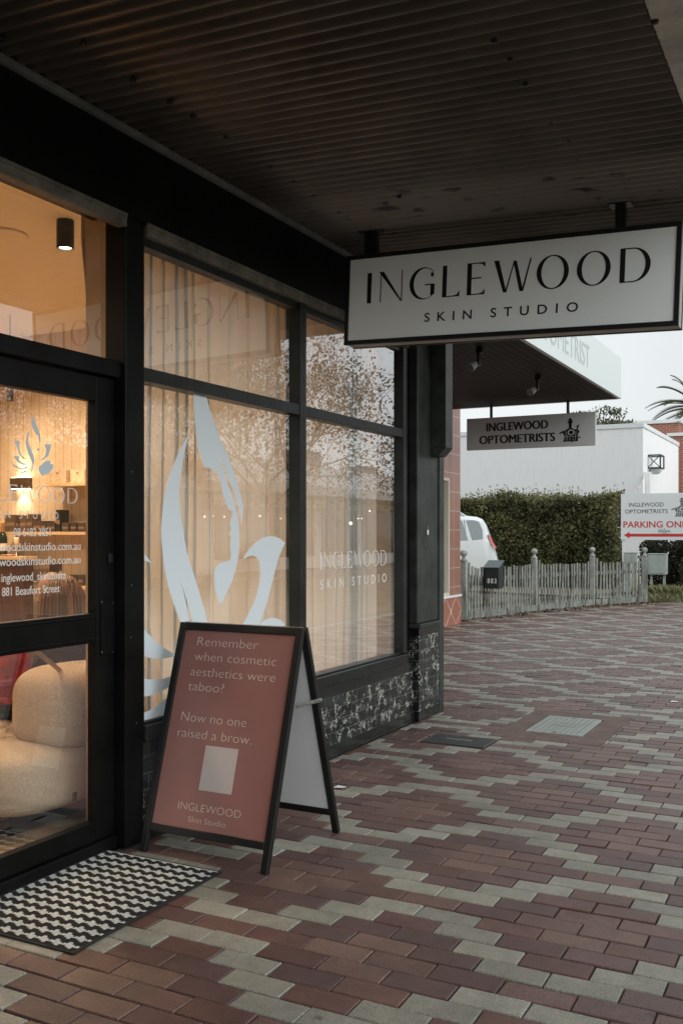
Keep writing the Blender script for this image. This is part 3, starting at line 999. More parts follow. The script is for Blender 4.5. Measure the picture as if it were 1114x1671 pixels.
gp = onY(27, 905, CY + .08)
t = thing('wine_glass', 'stemmed glass beside the champagne bottle on the counter', 'glass', (gp.x, CY + .08, cp.z))
MB().lathe((gp.x, CY + .08, cp.z + .001), [(.03, 0), (.004, .005), (.004, .08), (.018, .10), (.026, .13), (.027, .16), (.024, .18)], 18).build('bowl', mat('clear_glass', (.75, .62, .45), .08, spec=.9), t, smooth=True)
tp = onY(12, 904, CY + .04)
o = MB().lathe((tp.x, CY + .06, cp.z + .001), [(.06, 0), (.075, .01), (.073, .014), (.0, .008)], 28).build('serving_tray', mat('tray', (.66, .42, .30), .35))
tag(o, 'round copper tray lying on the counter edge', 'tray')

# sofa
def superq(mb, c, r, e1=.45, e2=.45, n=36, m_=24, wob=0.0, seed=0):
    vs, fs = [], []
    sg = lambda w, e: math.copysign(abs(w) ** e, w)
    for i in range(m_ + 1):
        ph = -math.pi / 2 + math.pi * i / m_
        for j in range(n):
            th = 2 * math.pi * j / n
            x = sg(math.cos(ph), e1) * sg(math.cos(th), e2)
            y = sg(math.cos(ph), e1) * sg(math.sin(th), e2)
            z = sg(math.sin(ph), e1)
            w = 1 + wob * math.sin(3 * th + seed) * math.cos(ph)
            vs.append((c[0] + r[0] * x * w, c[1] + r[1] * y * w, c[2] + r[2] * z * (1 + wob * math.sin(2 * th + seed))))
    for i in range(m_):
        for j in range(n):
            j2 = (j + 1) % n
            fs.append((i * n + j, i * n + j2, (i + 1) * n + j2, (i + 1) * n + j))
    mb.add(vs, fs)
M_SOFA = mat('boucle_fabric', (0.56, 0.45, 0.33), 0.95, var=0.12, vscale=90, bump=0.5, bscale=160)
sofa = thing('sofa', 'puffy cream fabric sofa behind the lower door glass', 'sofa', (-3.6, 3.75, 0.056))
b = MB()
superq(b, (-3.36, 3.66, .600), (.215, .32, .198), .52, .52, wob=.02)
b.build('back_cushion', M_SOFA, sofa, smooth=True)
b = MB()
superq(b, (-3.72, 3.64, .300), (.55, .60, .160), .42, .4, wob=.012, seed=2)
b.build('seat_cushion', M_SOFA, sofa, smooth=True)
sm_ = MB()
sm_.tube([(-3.36 + .19 * math.cos(R(a_)), 3.66 + .29 * math.sin(R(a_)), .422 + .006 * math.sin(R(a_ * 3))) for a_ in range(0, 361, 12)], .006, 6)
sm_.build('seam', M_SOFA, sofa, smooth=True)
b = MB()
b.box(-4.15, -3.36, 3.2, 4.15, 0.058, .16)
b.build('plinth', M_SIGNBLK, sofa)
tp = onX(124, 1300, -3.158)
MB().box(-3.17, -3.158, tp.y - .008, tp.y + .008, tp.z - .02, tp.z + .02).build('fabric_tag', M_SIGNBLK, sofa)

# ------------------------------------------------------------------ seated person (back towards the glass) and bag
def skin_body(name, joints, edges, m, parent, sub=2):
    """joints: list of (xyz, radius); one continuous skinned surface"""
    o0 = ORG[parent]
    me = bpy.data.meshes.new(name)
    me.from_pydata([tuple(Vector(p) - o0) for p, r in joints], edges, [])
    o = bpy.data.objects.new(name, me)
    COL.objects.link(o)
    o.parent = parent
    sk = o.modifiers.new('skin', 'SKIN')
    sk.use_smooth_shade = True
    for i, (p, r) in enumerate(joints):
        rr = r if isinstance(r, tuple) else (r, r)
        me.skin_vertices[0].data[i].radius = rr
    me.skin_vertices[0].data[0].use_root = True
    ss = o.modifiers.new('subsurf', 'SUBSURF')
    ss.levels = ss.render_levels = sub
    dg = bpy.context.evaluated_depsgraph_get()
    dg.update()
    m2 = bpy.data.meshes.new_from_object(o.evaluated_get(dg))
    m2.name = name
    o.modifiers.clear()
    o.data = m2
    m2.materials.clear()
    m2.materials.append(m)
    for p in m2.polygons:
        p.use_smooth = True
    return o
PX, PY = -3.64, 3.90
per = thing('person', 'seated person with long brown hair and black coat, seen from behind', 'person', (PX, PY, 0.5))
fw = Vector((-.97, -.24, 0)).normalized()
rt = Vector((fw.y, -fw.x, 0))
def bp(f, r_, z):
    q = Vector((PX, PY, 0)) + fw * f + rt * r_
    return (q.x, q.y, z)
J = [(bp(0, 0, .56), (.15, .13)), (bp(.0, 0, .72), (.14, .11)), (bp(.02, 0, .86), (.15, .11)), (bp(.03, 0, .95), (.07, .07)), (bp(.05, 0, 1.02), (.055, .055)), (bp(.075, 0, 1.10), (.082, .095)), (bp(.085, 0, 1.16), (.075, .085)),
     (bp(.02, .17, .90), .06), (bp(.06, .23, .70), .048), (bp(.26, .16, .62), .036), (bp(.34, .13, .63), .03),
     (bp(.02, -.17, .90), .06), (bp(.06, -.23, .70), .048), (bp(.26, -.16, .62), .036), (bp(.34, -.13, .63), .03),
     (bp(.06, .10, .53), .09), (bp(.46, .12, .53), .066), (bp(.48, .12, .15), .045), (bp(.60, .12, .09), .04),
     (bp(.06, -.10, .53), .09), (bp(.46, -.12, .53), .066), (bp(.48, -.12, .15), .045), (bp(.60, -.12, .09), .04)]
Ed = [(0, 1), (1, 2), (2, 3), (3, 4), (4, 5), (5, 6), (2, 7), (7, 8), (8, 9), (9, 10), (2, 11), (11, 12), (12, 13), (13, 14), (0, 15), (15, 16), (16, 17), (17, 18), (0, 19), (19, 20), (20, 21), (21, 22)]
skin_body('body', J, Ed, mat('black_clothing', (.012, .012, .013), .85), per)
# coat over the torso
c = MB()
prof = [(.25, .20, .46), (.24, .19, .60), (.215, .165, .75), (.215, .15, .86), (.16, .12, .935), (.075, .07, .965)]
n = 28
for (a_, b_, z) in prof:
    for j in range(n):
        t_ = 2 * math.pi * j / n
        q = Vector(bp(.02 + b_ * math.cos(t_), a_ * math.sin(t_), z))
        c.v.append(tuple(q))
for i in range(len(prof) - 1):
    for j in range(n):
        j2 = (j + 1) % n
        c.f.append((i * n + j, i * n + j2, (i + 1) * n + j2, (i + 1) * n + j))
c.build('coat', mat('black_coat', (.014, .013, .013), .9, bump=.3, bscale=90), per, smooth=True)
# hands with five fingers resting on the lap
M_SKIN = mat('skin', (.52, .30, .21), .55)
for sd_ in (1, -1):
    w0 = Vector(bp(.34, .13 * sd_, .635))
    js, es = [(w0, .026), (w0 + fw * .045, (.036, .018)), (w0 + fw * .085, (.038, .016))], [(0, 1), (1, 2)]
    for k, (off, ln) in enumerate(((-.030, .062), (-.010, .074), (.010, .070), (.029, .055))):
        b0 = w0 + fw * .09 + rt * off
        i0 = len(js)
        js += [(b0, .0095), (b0 + fw * ln * .5 + Vector((0, 0, -.006)), .0085), (b0 + fw * ln * .95 + Vector((0, 0, -.024)), .0072)]
        es += [(2, i0), (i0, i0 + 1), (i0 + 1, i0 + 2)]
    tb = w0 + fw * .03 - rt * sd_ * .036
    i0 = len(js)
    js += [(tb, .0115), (tb + fw * .03 - rt * sd_ * .018, .010), (tb + fw * .058 - rt * sd_ * .022, .008)]
    es += [(1, i0), (i0, i0 + 1), (i0 + 1, i0 + 2)]
    skin_body('hand', js, es, M_SKIN, per, 1)
# face details (turned to the room)
h0 = Vector(bp(.085, 0, 1.13))
fc = MB()
superq(fc, h0 + fw * .03, (.078, .072, .105), 1, 1, 20, 14)
superq(fc, h0 + fw * .112 + Vector((0, 0, -.015)), (.016, .013, .02), 1, 1, 10, 8)
superq(fc, h0 + rt * .078 + fw * .01, (.014, .014, .03), 1, 1, 8, 8)
superq(fc, h0 - rt * .078 + fw * .01, (.014, .014, .03), 1, 1, 8, 8)
fc.build('face', M_SKIN, per, smooth=True)
ey = MB()
for s_ in (1, -1):
    superq(ey, h0 + fw * .098 + rt * s_ * .03 + Vector((0, 0, .01)), (.011, .011, .008), 1, 1, 10, 8)
ey.build('eyes', M_SIGNBLK, per, smooth=True)
mo = MB()
superq(mo, h0 + fw * .100 + Vector((0, 0, -.055)), (.008, .024, .007), 1, 1, 10, 8)
mo.build('mouth', mat('lips', (.38, .13, .11), .5), per, smooth=True)
# hair: long and straight, many thin locks over a cap
hr = MB()
r2 = random.Random(4)
hc = Vector(bp(.06, 0, 1.12))
superq(hr, hc, (.104, .108, .098), 1, 1, 26, 16)
hr.c = [(.14, .065, .03)] * len(hr.v)
for k in range(420):
    an = r2.uniform(-2.15, 2.15)
    el = r2.uniform(.05, 1.45)
    dirv = (-fw) * math.cos(an) + rt * math.sin(an)
    p_ = hc + dirv * (.108 * math.cos(el)) + Vector((0, 0, .104 * math.sin(el)))
    rad = r2.uniform(.100, .122)
    p2 = hc + dirv * rad + Vector((0, 0, -.01))
    zend = r2.uniform(.74, .86) if abs(an) < 1.5 else r2.uniform(.85, .98)
    p3 = hc + dirv * (rad + r2.uniform(.0, .02)) + Vector((0, 0, -.16))
    p4 = Vector((p3.x, p3.y, zend)) - fw * .02
    k_ = r2.choice([.55, .8, 1.0, 1.3, 1.9])
    col = (.17 * k_, .08 * k_, .035 * k_)
    hr.tube([p_, p2, p3, p4], [.005, .006, .0065, .003], 5, col=col)
hr.build('hair', attr_mat('hair', rough=.42, speck=0, bump=0, stain=0, spec=.5), per, smooth=True)
a = onP(57, 1060, Vector((PX, PY, 0)) - fw * .21, fw)
b = onP(98, 1094, Vector((PX, PY, 0)) - fw * .225, fw)
MB().bar(a + (a - b) * .3, b + (b - a) * .05, .022, .006, up=tuple(-fw)).build('shoulder_strap', mat('tan_strap', (.42, .28, .15), .6), per)
bg_ = onY(8, 1100, 3.56)
bag = thing('bag', 'red fabric bag with a cream lattice panel beside the seated person', 'bag', (bg_.x, bg_.y, .56))
b = MB()
superq(b, (bg_.x, bg_.y, .735), (.135, .10, .155), .75, .8, 40, 26, wob=.05, seed=1)
b.build('body', mat('red_fabric', (.36, .022, .018), .85, var=.45, vscale=14, bump=.6, bscale=40), bag, smooth=True)
lat = MB()
q0 = Vector((bg_.x + .012, bg_.y - .112, .79))
for k in range(-4, 5):
    ox = Vector((.014 * k, .010 * k, 0)) * 1.6 - Vector((.05, .02, 0))
    lat.bar(q0 + ox + Vector((0, 0, -.10)), q0 + ox + Vector((0, 0, .075)), .010, .006, up=(.5, -.8, 0))
for k in range(7):
    oz = Vector((0, 0, -.09 + k * .026))
    lat.bar(q0 + oz + Vector((-.14, -.084, 0)), q0 + oz + Vector((.04, .044, 0)), .010, .006, up=(.5, -.8, 0))
lat.build('lattice_panel', mat('cream_lattice', (.74, .62, .46), .7), bag)

# ------------------------------------------------------------------ awning over the footpath
AWZ = lambda X: 3.300 - .045 * (X + 2.9)
LIP = -0.575
awn = thing('shop_awning', 'dark corrugated iron awning reaching over the brick footpath', 'awning', (-1.7, 3.0, 3.3))
a = MB()
y0, y1, wl, per_w = -11.0, 7.33, 0.076, 10  # unseen stretch behind the camera, lengthened to cut light from there
n = int((y1 - y0) / wl * per_w)
xs = [-2.898 + (LIP + 2.898) * i / 6 for i in range(7)]
for X in xs:
    for i in range(n + 1):
        y = y0 + (y1 - y0) * i / n
        a.v.append((X, y, AWZ(X) + (.0155 * math.sin(2 * math.pi * y / wl)) + .004 * math.sin(y * 1.3 + X)))
for k in range(len(xs) - 1):
    for i in range(n):
        q = k * (n + 1) + i
        a.f.append((q, q + 1, q + n + 2, q + n + 1))
def soffit_mat():
    m = mat('corrugated_paint', (0.078, 0.070, 0.060), 0.30, var=0.3, vscale=2.2)
    nn, l = m.node_tree.nodes, m.node_tree.links
    b = nn['Principled BSDF']
    src = b.inputs['Base Color'].links[0].from_socket
    tc = nn.new('ShaderNodeTexCoord')
    mp = nn.new('ShaderNodeMapping')
    mp.inputs['Scale'].default_value = (3.2, 9, 1)
    l.new(tc.outputs['Object'], mp.inputs[0])
    t = nn.new('ShaderNodeTexNoise')
    t.inputs['Scale'].default_value = 2.0
    t.inputs['Detail'].default_value = 3
    l.new(mp.outputs[0], t.inputs['Vector'])
    r = nn.new('ShaderNodeMapRange')
    r.inputs['From Min'].default_value = .60
    r.inputs['From Max'].default_value = .68
    l.new(t.outputs['Fac'], r.inputs['Value'])
    # rust and mould blotches gather on one sheet, near the hanging sign
    sp = nn.new('ShaderNodeSeparateXYZ')
    l.new(tc.outputs['Object'], sp.inputs[0])
    r2_ = nn.new('ShaderNodeMapRange')
    r2_.inputs['From Min'].default_value = 1.55
    r2_.inputs['From Max'].default_value = 1.72
    l.new(sp.outputs['Y'], r2_.inputs['Value'])
    r3 = nn.new('ShaderNodeMapRange')
    r3.inputs['From Min'].default_value = 2.5
    r3.inputs['From Max'].default_value = 2.2
    l.new(sp.outputs['Y'], r3.inputs['Value'])
    m1 = nn.new('ShaderNodeMath')
    m1.operation = 'MULTIPLY'
    l.new(r2_.outputs[0], m1.inputs[0])
    l.new(r3.outputs[0], m1.inputs[1])
    # that sheet is paler
    mxp = nn.new('ShaderNodeMix')
    mxp.data_type = 'RGBA'
    mxp.inputs[7].default_value = (.14, .13, .115, 1)
    l.new(m1.outputs[0], mxp.inputs['Factor'])
    l.new(src, mxp.inputs[6])
    m2 = nn.new('ShaderNodeMath')
    m2.operation = 'MULTIPLY'
    l.new(m1.outputs[0], m2.inputs[0])
    l.new(r.outputs[0], m2.inputs[1])
    mx = nn.new('ShaderNodeMix')
    mx.data_type = 'RGBA'
    mx.inputs[7].default_value = (.012, .010, .008, 1)
    l.new(m2.outputs[0], mx.inputs['Factor'])
    l.new(mxp.outputs[2], mx.inputs[6])
    l.new(mx.outputs[2], b.inputs['Base Color'])
    return m
a.build('corrugated_sheet', soffit_mat(), awn, smooth=True)
MB().hexa([(-2.898, y0, AWZ(-2.9) + .03), (LIP, y0, AWZ(LIP) + .03), (LIP, y1, AWZ(LIP) + .03), (-2.898, y1, AWZ(-2.9) + .03),
           (-2.898, y0, AWZ(-2.9) + .09), (LIP, y0, AWZ(LIP) + .09), (LIP, y1, AWZ(LIP) + .09), (-2.898, y1, AWZ(-2.9) + .09)]).build('light_block_slab', M_FLASH, awn)  # unseen slab added above the sheet to block light
MB().box(LIP, -0.30, y0, y1, 3.185, 3.235).box(-.34, -.3001, y0, y1, 3.2351, 3.52).build('gutter', M_GUT, awn, bevel=.006)
MB().box(-2.898, LIP, 7.332, 7.36, 3.16, 3.36).build('end_flashing', M_GUT, awn)
pn = Vector((.045, 0, 1)).normalized()
for (u, vv) in ((4, 62), (137, 69), (217, 130), (277, 166), (315, 190), (369, 222), (441, 270), (478, 294), (511, 317), (553, 344), (806, 65), (832, 95), (857, 136), (899, 198), (928, 228), (942, 258), (651, 320), (1068, 33)):
    q = onP(u, vv, Vector((-2.9, 0, 3.292)), pn)
    MB().lathe((q.x, q.y, AWZ(q.x) - .022), [(.004, 0), (.011, .003), (.013, .013), (.006, .024)], 10).build('roof_screw', M_SIGNBLK, awn)

# ------------------------------------------------------------------ big hanging sign
SA = R(2.12)
sc0 = Vector((-1.701, 5.2, 2.816))
ex, ez = Vector((math.cos(SA), 0, -math.sin(SA))), Vector((math.sin(SA), 0, math.cos(SA)))
Sg = lambda x, z, y=0.0: sc0 + ex * x + ez * z + Vector((0, y, 0))
sg = thing('hanging_sign', 'large white box sign lettered INGLEWOOD SKIN STUDIO under the corrugated awning', 'sign', tuple(sc0))
Wp, Hp, Dp = .9415, .2425, .137
fr = MB()
e = .026
for (xa, xb, za, zb) in ((-Wp - e, Wp + e, -Hp - e, -Hp), (-Wp - e, Wp + e, Hp, Hp + e), (-Wp - e, -Wp, -Hp, Hp), (Wp, Wp + e, -Hp, Hp)):
    fr.slab(Sg(xa, za, -.004), ex * (xb - xa), ez * (zb - za), Vector((0, .022, 0)))
    fr.slab(Sg(xa, za, Dp - .018), ex * (xb - xa), ez * (zb - za), Vector((0, .022, 0)))
fr.build('frame', M_SIGNBLK, sg, bevel=.002)
MB().slab(Sg(-Wp - e + .004, -Hp - e + .004, .0182), ex * (2 * Wp + 2 * e - .008), ez * (2 * Hp + 2 * e - .008), Vector((0, Dp - .0366, 0))).build('casing', mat('sign_casing', (.33, .32, .29), .5), sg, bevel=.003)
MB().slab(Sg(-Wp, -Hp, .002), ex * 2 * Wp, ez * 2 * Hp, Vector((0, .015, 0))).build('front_panel', M_SIGN, sg)
MB().slab(Sg(-Wp, -Hp, Dp - .018), ex * 2 * Wp, ez * 2 * Hp, Vector((0, .015, 0))).build('rear_panel', M_SIGN, sg)
tx = MB()
cp_ = .181
sp_ = [(x0 + 1.701, x1 + 1.701) for x0, x1 in rel]
deco_word(tx, (sp_, [cp_] * 9), 'INGLEWOOD', lambda x, y: Sg(x, -.0265 + y * cp_, .0008), .148, .034, Vector((0, 0, 0)))
tx.build('lettering', M_SIGNBLK, sg)
tx = MB()
text(tx, 'SKIN STUDIO', Sg(-.447, -.160, .0008), Sg(.446, -.160, .0008), .050, ez, (0, 0, 0), offset=.012, space=2.0)
tx.build('lettering', M_SIGNBLK, sg)
for u, w_ in ((598, .080), (1008, .055)):
    q = onY(u, 400, 5.2)
    xl = q.x - sc0.x
    zt = AWZ(q.x) - .009
    MB().box(q.x - w_ / 2, q.x + w_ / 2, 5.25, 5.29, Sg(xl, Hp + e).z - .004, zt).build('hanger', M_SIGNBLK, sg, bevel=.003)
    MB().box(q.x - w_ / 2 - .03, q.x + w_ / 2 + .03, 5.22, 5.32, zt - .012, zt - .001).build('hanger_plate', M_SIGNBLK, sg)

# ------------------------------------------------------------------ sandwich board
sb = thing('sandwich_board', 'black framed sandwich board with dusty pink poster about cosmetic aesthetics', 'sandwich board', (-2.485, 3.79, 0))
XL, XR, YF, YA, YB, ZT = -2.825, -2.147, 3.472, 3.792, 4.122, 1.012
def leaf(yb, sgn):
    """one leaf of the board: frame of one mesh, plane from foot (yb,0) to apex"""
    up = Vector((0, YA - sgn * .012 - yb, ZT))
    L = up.length
    up.normalize()
    nrm = Vector((1, 0, 0)).cross(up) * (1 if sgn > 0 else -1)      # outward
    P = lambda x, s, t=0.0: Vector((x, yb, 0)) + up * s + nrm * t
    return P, L, up, nrm
P, L, up, nrm = leaf(YF, 1)
if nrm.y > 0:
    nrm = -nrm
P = lambda x, s, t=0.0: Vector((x, YF, 0)) + up * s + nrm * t
fw_ = .034
b = MB()
b.slab(P(XL, 0, -.012), Vector((fw_, 0, 0)), up * L, nrm * .026)
b.slab(P(XR - fw_, 0, -.012), Vector((fw_, 0, 0)), up * L, nrm * .026)
b.slab(P(XL + fw_, L - fw_, -.012), Vector((XR - XL - 2 * fw_, 0, 0)), up * fw_, nrm * .024)
bl = .128
b.slab(P(XL + fw_, bl - fw_, -.012), Vector((XR - XL - 2 * fw_, 0, 0)), up * fw_, nrm * .024)
b.build('front_frame', M_SIGNBLK, sb, bevel=.003)
M_POST = mat('dusty_pink_poster', (.295, .135, .118), .25, var=.04, vscale=2)
MB().slab(P(XL + fw_, bl, -.004), Vector((XR - XL - 2 * fw_, 0, 0)), up * (L - bl - fw_), nrm * .005).build('front_panel', M_POST, sb)
MB().slab(P(XL + fw_, bl, -.010), Vector((XR - XL - 2 * fw_, 0, 0)), up * (L - bl - fw_), nrm * .005).build('panel_back', M_WHT, sb)
pp = P(0, 0, .0022)
M_PL = mat('poster_lettering', (.66, .55, .48), .5)
for s_, a_, b_, cpx in (('Remember', (321.6, 1052.5), (420, 1061), 14.5), ('when cosmetic', (317, 1075.5), (449.5, 1089.5), 14.5), ('aesthetics were', (310.6, 1100.7), (448, 1115), 14.5), ('taboo?', (306.4, 1125.7), (364, 1131.5), 14.5),
                        ('Now no one', (295.4, 1174.5), (400.7, 1188.5), 15), ('raised a brow.', (289.6, 1200), (409.5, 1217), 15), ('INGLEWOOD', (290.2, 1318.5), (391.8, 1337), 12.5), ('Skin Studio', (306.4, 1340.5), (367.4, 1351.5), 9.5)):
    tb = MB()
    q0, q1 = onP(*a_, pp, nrm), onP(*b_, pp, nrm)
    q2 = onP(a_[0], a_[1] - cpx, pp, nrm)
    zz = (q0.z + q1.z) / 2
    q0 = Vector((q0.x, 0, 0))
    q1 = Vector((q1.x, 0, 0))
    s_len = zz / up.z
    text(tb, s_, P(q0.x, s_len, .0022), P(q1.x, s_len, .0022), (q2 - onP(*a_, pp, nrm)).dot(up), up, (0, 0, 0), offset=-.017)
    tb.build('lettering', M_PL, sb)
qa, qb = onP(330, 1227, pp, nrm), onP(376, 1297, pp, nrm)
MB().slab(P(-2.567, qb.dot(Vector((0, 0, 1))) / up.z, .0012), Vector((.176, 0, 0)), up * .198, nrm * .0008).build('white_square', mat('poster_white', (.52, .46, .44), .5), sb)
up2 = Vector((0, YA + .012 - YB, ZT)).normalized()
n2 = Vector((0, up2.z, -up2.y))
if n2.y < 0:
    n2 = -n2
L2 = ZT / up2.z
P2 = lambda x, s, t=0.0: Vector((x, YB, 0)) + up2 * s + n2 * t
b = MB()
b.slab(P2(XL, 0, -.012), Vector((fw_, 0, 0)), up2 * L2, n2 * .026)
b.slab(P2(XR - fw_, 0, -.012), Vector((fw_, 0, 0)), up2 * L2, n2 * .026)
b.slab(P2(XL + fw_, L2 - fw_, -.012), Vector((XR - XL - 2 * fw_, 0, 0)), up2 * fw_, n2 * .024)
b.slab(P2(XL + fw_, bl - fw_, -.012), Vector((XR - XL - 2 * fw_, 0, 0)), up2 * fw_, n2 * .024)
b.build('rear_frame', M_SIGNBLK, sb, bevel=.003)
MB().slab(P2(XL + fw_, bl, -.006), Vector((XR - XL - 2 * fw_, 0, 0)), up2 * (L2 - bl - fw_), n2 * .008).build('rear_panel', M_WHT, sb)
MB().box(XL + .02, XR - .02, YA - .014, YA + .014, ZT - .018, ZT + .004).build('hinge', M_METAL, sb)
qa, qb = onX(483, 1153, XR + .004), onX(524, 1142, XR + .004)
MB().bar((XR + .005, qa.y, qa.z), (XR + .005, qb.y, qb.z), .006, .018, up=(0, 0, 1)).build('brace', M_METAL, sb, bevel=.002)
for f_ in (.02, .45, .62, .97):
    q = Vector((XR + .006, qa.y + (qb.y - qa.y) * f_, qa.z + (qb.z - qa.z) * f_))
    MB().tube([q, q + Vector((.007, 0, 0))], .005, 8).build('rivet', M_METAL, sb)

# ------------------------------------------------------------------ doormat
dm = thing('doormat', 'black and white houndstooth doormat lying on the bricks at the shop door', 'doormat', (-2.64, 2.95, 0))
mx0, mx1, my0, my1 = -2.955, -2.325, 2.50, 3.395
MB().box(mx0, mx1, my0, my1, .0025, .0085).build('rubber_edge', mat('black_rubber', (.010, .010, .010), .8), dm, bevel=.002)
g = MB()
HT = ('........', '....XX..', '..XXXX..', 'XXXXXXXX', 'XXXXXX.X', '.XXX....', '.XX.....', '........')
pit = .060 / 8
nx, ny = int((mx1 - mx0 - .022) / pit), int((my1 - my0 - .022) / pit)
r3 = random.Random(9)
for i in range(nx):
    for j in range(ny):
        on = HT[j % 8][i % 8] == 'X'
        x, y = mx0 + .011 + i * pit, my0 + .011 + j * pit
        k_ = r3.uniform(.88, 1.1)
        col = tuple(c_ * k_ for c_ in ((.56, .57, .55) if on else (.013, .014, .013)))
        zz = .0098 if on else .0092
        g.add([(x, y, zz), (x + pit, y, zz), (x + pit, y + pit, zz), (x, y + pit, zz)], [(0, 1, 2, 3)], col)
g.build('pile', attr_mat('mat_pile', rough=.95, speck=.3, sscale=320, bump=.5, stain=.08), dm)

# ------------------------------------------------------------------ manhole and drain covers
mh = thing('manhole_cover', 'pale square cast manhole cover in a concrete surround in the brick paving', 'manhole cover', (-1.84, 7.18, 0))
s_ = MB()
X0, X1, Y0, Y1 = -2.215, -1.455, 6.602, 7.725
cx0, cx1, cy0, cy1 = -2.06, -1.625, 6.845, 7.53
s_.box(X0, X1, Y0, cy0, -.03, .0015).box(X0, X1, cy1, Y1, -.03, .0015).box(X0, cx0, cy0, cy1, -.03, .0015).box(cx1, X1, cy0, cy1, -.03, .0015)
s_.build('concrete_surround', mat('surround_concrete', (.155, .110, .095), .85, var=.2, vscale=6, bump=.3), mh)
c_ = MB().box(cx0 + .012, cx1 - .012, cy0 + .012, cy1 - .012, -.03, .006)
c_.build('lid', mat('lid_metal', (.31, .33, .31), .5, var=.15, vscale=20, bump=.2), mh, bevel=.004)
rg = MB()
for i in range(9):
    for j in range(14):
        x = cx0 + .06 + i * (cx1 - cx0 - .12) / 8
        y = cy0 + .07 + j * (cy1 - cy0 - .14) / 13
        if 4 <= j <= 9 and 2 <= i <= 6 and (j in (5, 6, 8) ):
            rg.box(x - .016, x + .016, y - .006, y + .006, .006, .0085)
        else:
            rg.box(x - .007, x + .007, y - .012, y + .012, .006, .0078)
rg.build('raised_pattern', mat('lid_pattern', (.27, .29, .275), .5), mh)
for yy in (cy0 + .05, cy1 - .05):
    MB().lathe(((cx0 + cx1) / 2, yy, .0062), [(.018, 0), (.018, .0012)], 14).build('key_hole', M_SIGNBLK, mh)
MB().box(cx0 + .001, cx1 - .001, cy0 + .001, cy1 - .001, -.031, -.012).build('seat_frame', M_SIGNBLK, mh)
dr = thing('drain_cover', 'dark metal drain cover flush in the bricks beside the shop pilaster', 'drain cover', (-2.36, 6.34, 0))
MB().box(-2.59, -2.135, 6.20, 6.49, -.03, .002).build('plate', mat('drain_metal', (.055, .06, .058), .45, var=.3, vscale=20), dr, bevel=.003)
b = MB()
for i in range(13):
    y = 6.222 + i * .0205
    b.box(-2.575, -2.15, y, y + .006, .002, .0045)
b.build('ribs', mat('drain_ribs', (.085, .09, .088), .4), dr)
MB().box(-2.46, -2.27, 6.325, 6.365, .0046, .0062).build('maker_plate', mat('drain_plate', (.10, .11, .105), .4), dr)
MB().box(-2.60, -2.125, 6.185, 6.505, -.035, -.018).build('pit_frame', M_SIGNBLK, dr)
# fallen litter
for k, (x, y, lab) in enumerate(((-2.55, 4.82, 'small pale scrap of paper on the bricks near the marble stall riser'), (-1.30, 8.6, 'small pale scrap lying on bricks beyond the manhole cover'))):
    o = MB().poly([(x, y, .004), (x + .05, y + .01, .006), (x + .06, y + .045, .004), (x + .01, y + .04, .008)], (0, 0, .002)).build('paper_scrap', M_WHT)
    tag(o, lab, 'litter')

# ------------------------------------------------------------------ the optometrist's shop next door
OX = -5.44
opt = thing('optometrist_shop', 'salmon tiled optometrist shop with dark canopy set back beyond the black pilaster', 'shop', (OX, 11, 0))
M_SALM = tile_mat('salmon_tiles', (.34, .165, .12), (.315, .15, .112), (.50, .40, .34), .30, .30, axis='YZ', offset=0, mortar=.022, rough=.3, origin=(14.65 - 11, 0))
M_DADO = mat('salmon_dado', (.37, .145, .10), .35, var=.06, vscale=4)
MB().box(-12, OX, 7.34, 14.168, 2.31, 4.3).box(-12, OX, 14.169, 14.65, .471, 4.3).build('tiled_wall', M_SALM, opt)
MB().box(-12, OX + .012, 7.34, 14.652, 0, .435).build('dado', M_DADO, opt)
b = MB()
for k in range(8):
    yc = 14.65 - .115 - k * .46 - .115
    for (a_, b_) in (((yc - .23, .22), (yc - .015, .435)), ((yc + .015, .435), (yc + .23, .22)), ((yc - .23, .22), (yc - .015, 0.004)), ((yc + .015, .004), (yc + .23, .22))):
        b.bar((OX + .013, a_[0], a_[1]), (OX + .013, b_[0], b_[1]), .012, .004, up=(1, 0, 0))
    b.box(OX + .012, OX + .0165, yc - .255, yc - .205, .18, .26)
b.build('dado_pattern', mat('pale_grout', (.60, .50, .44), .7), opt)
MB().box(-5.6, OX + .03, 7.34, 14.65, .436, .470).build('dado_cap', M_WHT, opt, bevel=.004)
w = MB()
w.box(-5.55, OX + .004, 14.12, 14.167, .471, 2.309).box(-5.55, OX + .004, 9, 14.119, 2.265, 2.309).box(-5.55, OX + .004, 9, 14.119, .471, .52).box(-5.55, OX + .004, 9, 9.05, .521, 2.264)
wn = w.build('window', mat('cream_frame', (.62, .58, .48), .5), opt, bevel=.004)
MB().add([(-5.50, 9.05, .52), (-5.50, 14.12, .52), (-5.50, 14.12, 2.265), (-5.50, 9.05, 2.265)], [(0, 1, 2, 3)]).build('pane', glass_mat('next_glass', .18), wn)
MB().box(-6.6, -6.5, 9, 14.12, .3, 2.4).build('window_backing', mat('shop_interior', (.42, .33, .22), .8), wn)
MB().box(-12, -5.6, 7.34, 14.6, -.02, .05).build('interior_floor', M_TIMB, opt)
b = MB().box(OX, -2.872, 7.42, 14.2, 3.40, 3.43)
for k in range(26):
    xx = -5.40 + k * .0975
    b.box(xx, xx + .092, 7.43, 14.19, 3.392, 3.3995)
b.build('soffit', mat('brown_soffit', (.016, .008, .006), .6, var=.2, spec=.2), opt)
MB().box(-12, -2.90, 7.42, 14.19, 3.431, 3.95).build('canopy_roof', M_FLASH, opt)
b = MB().box(-2.87, -2.82, 7.40, 14.21, 3.388, 3.975).box(-6.0, -2.8705, 14.20, 14.24, 3.388, 3.965)
fs_ = b.build('fascia', mat('white_fascia', (.62, .68, .68), .45), opt, bevel=.003)
ft = MB()
ye = onX(961, 600, -2.82).y
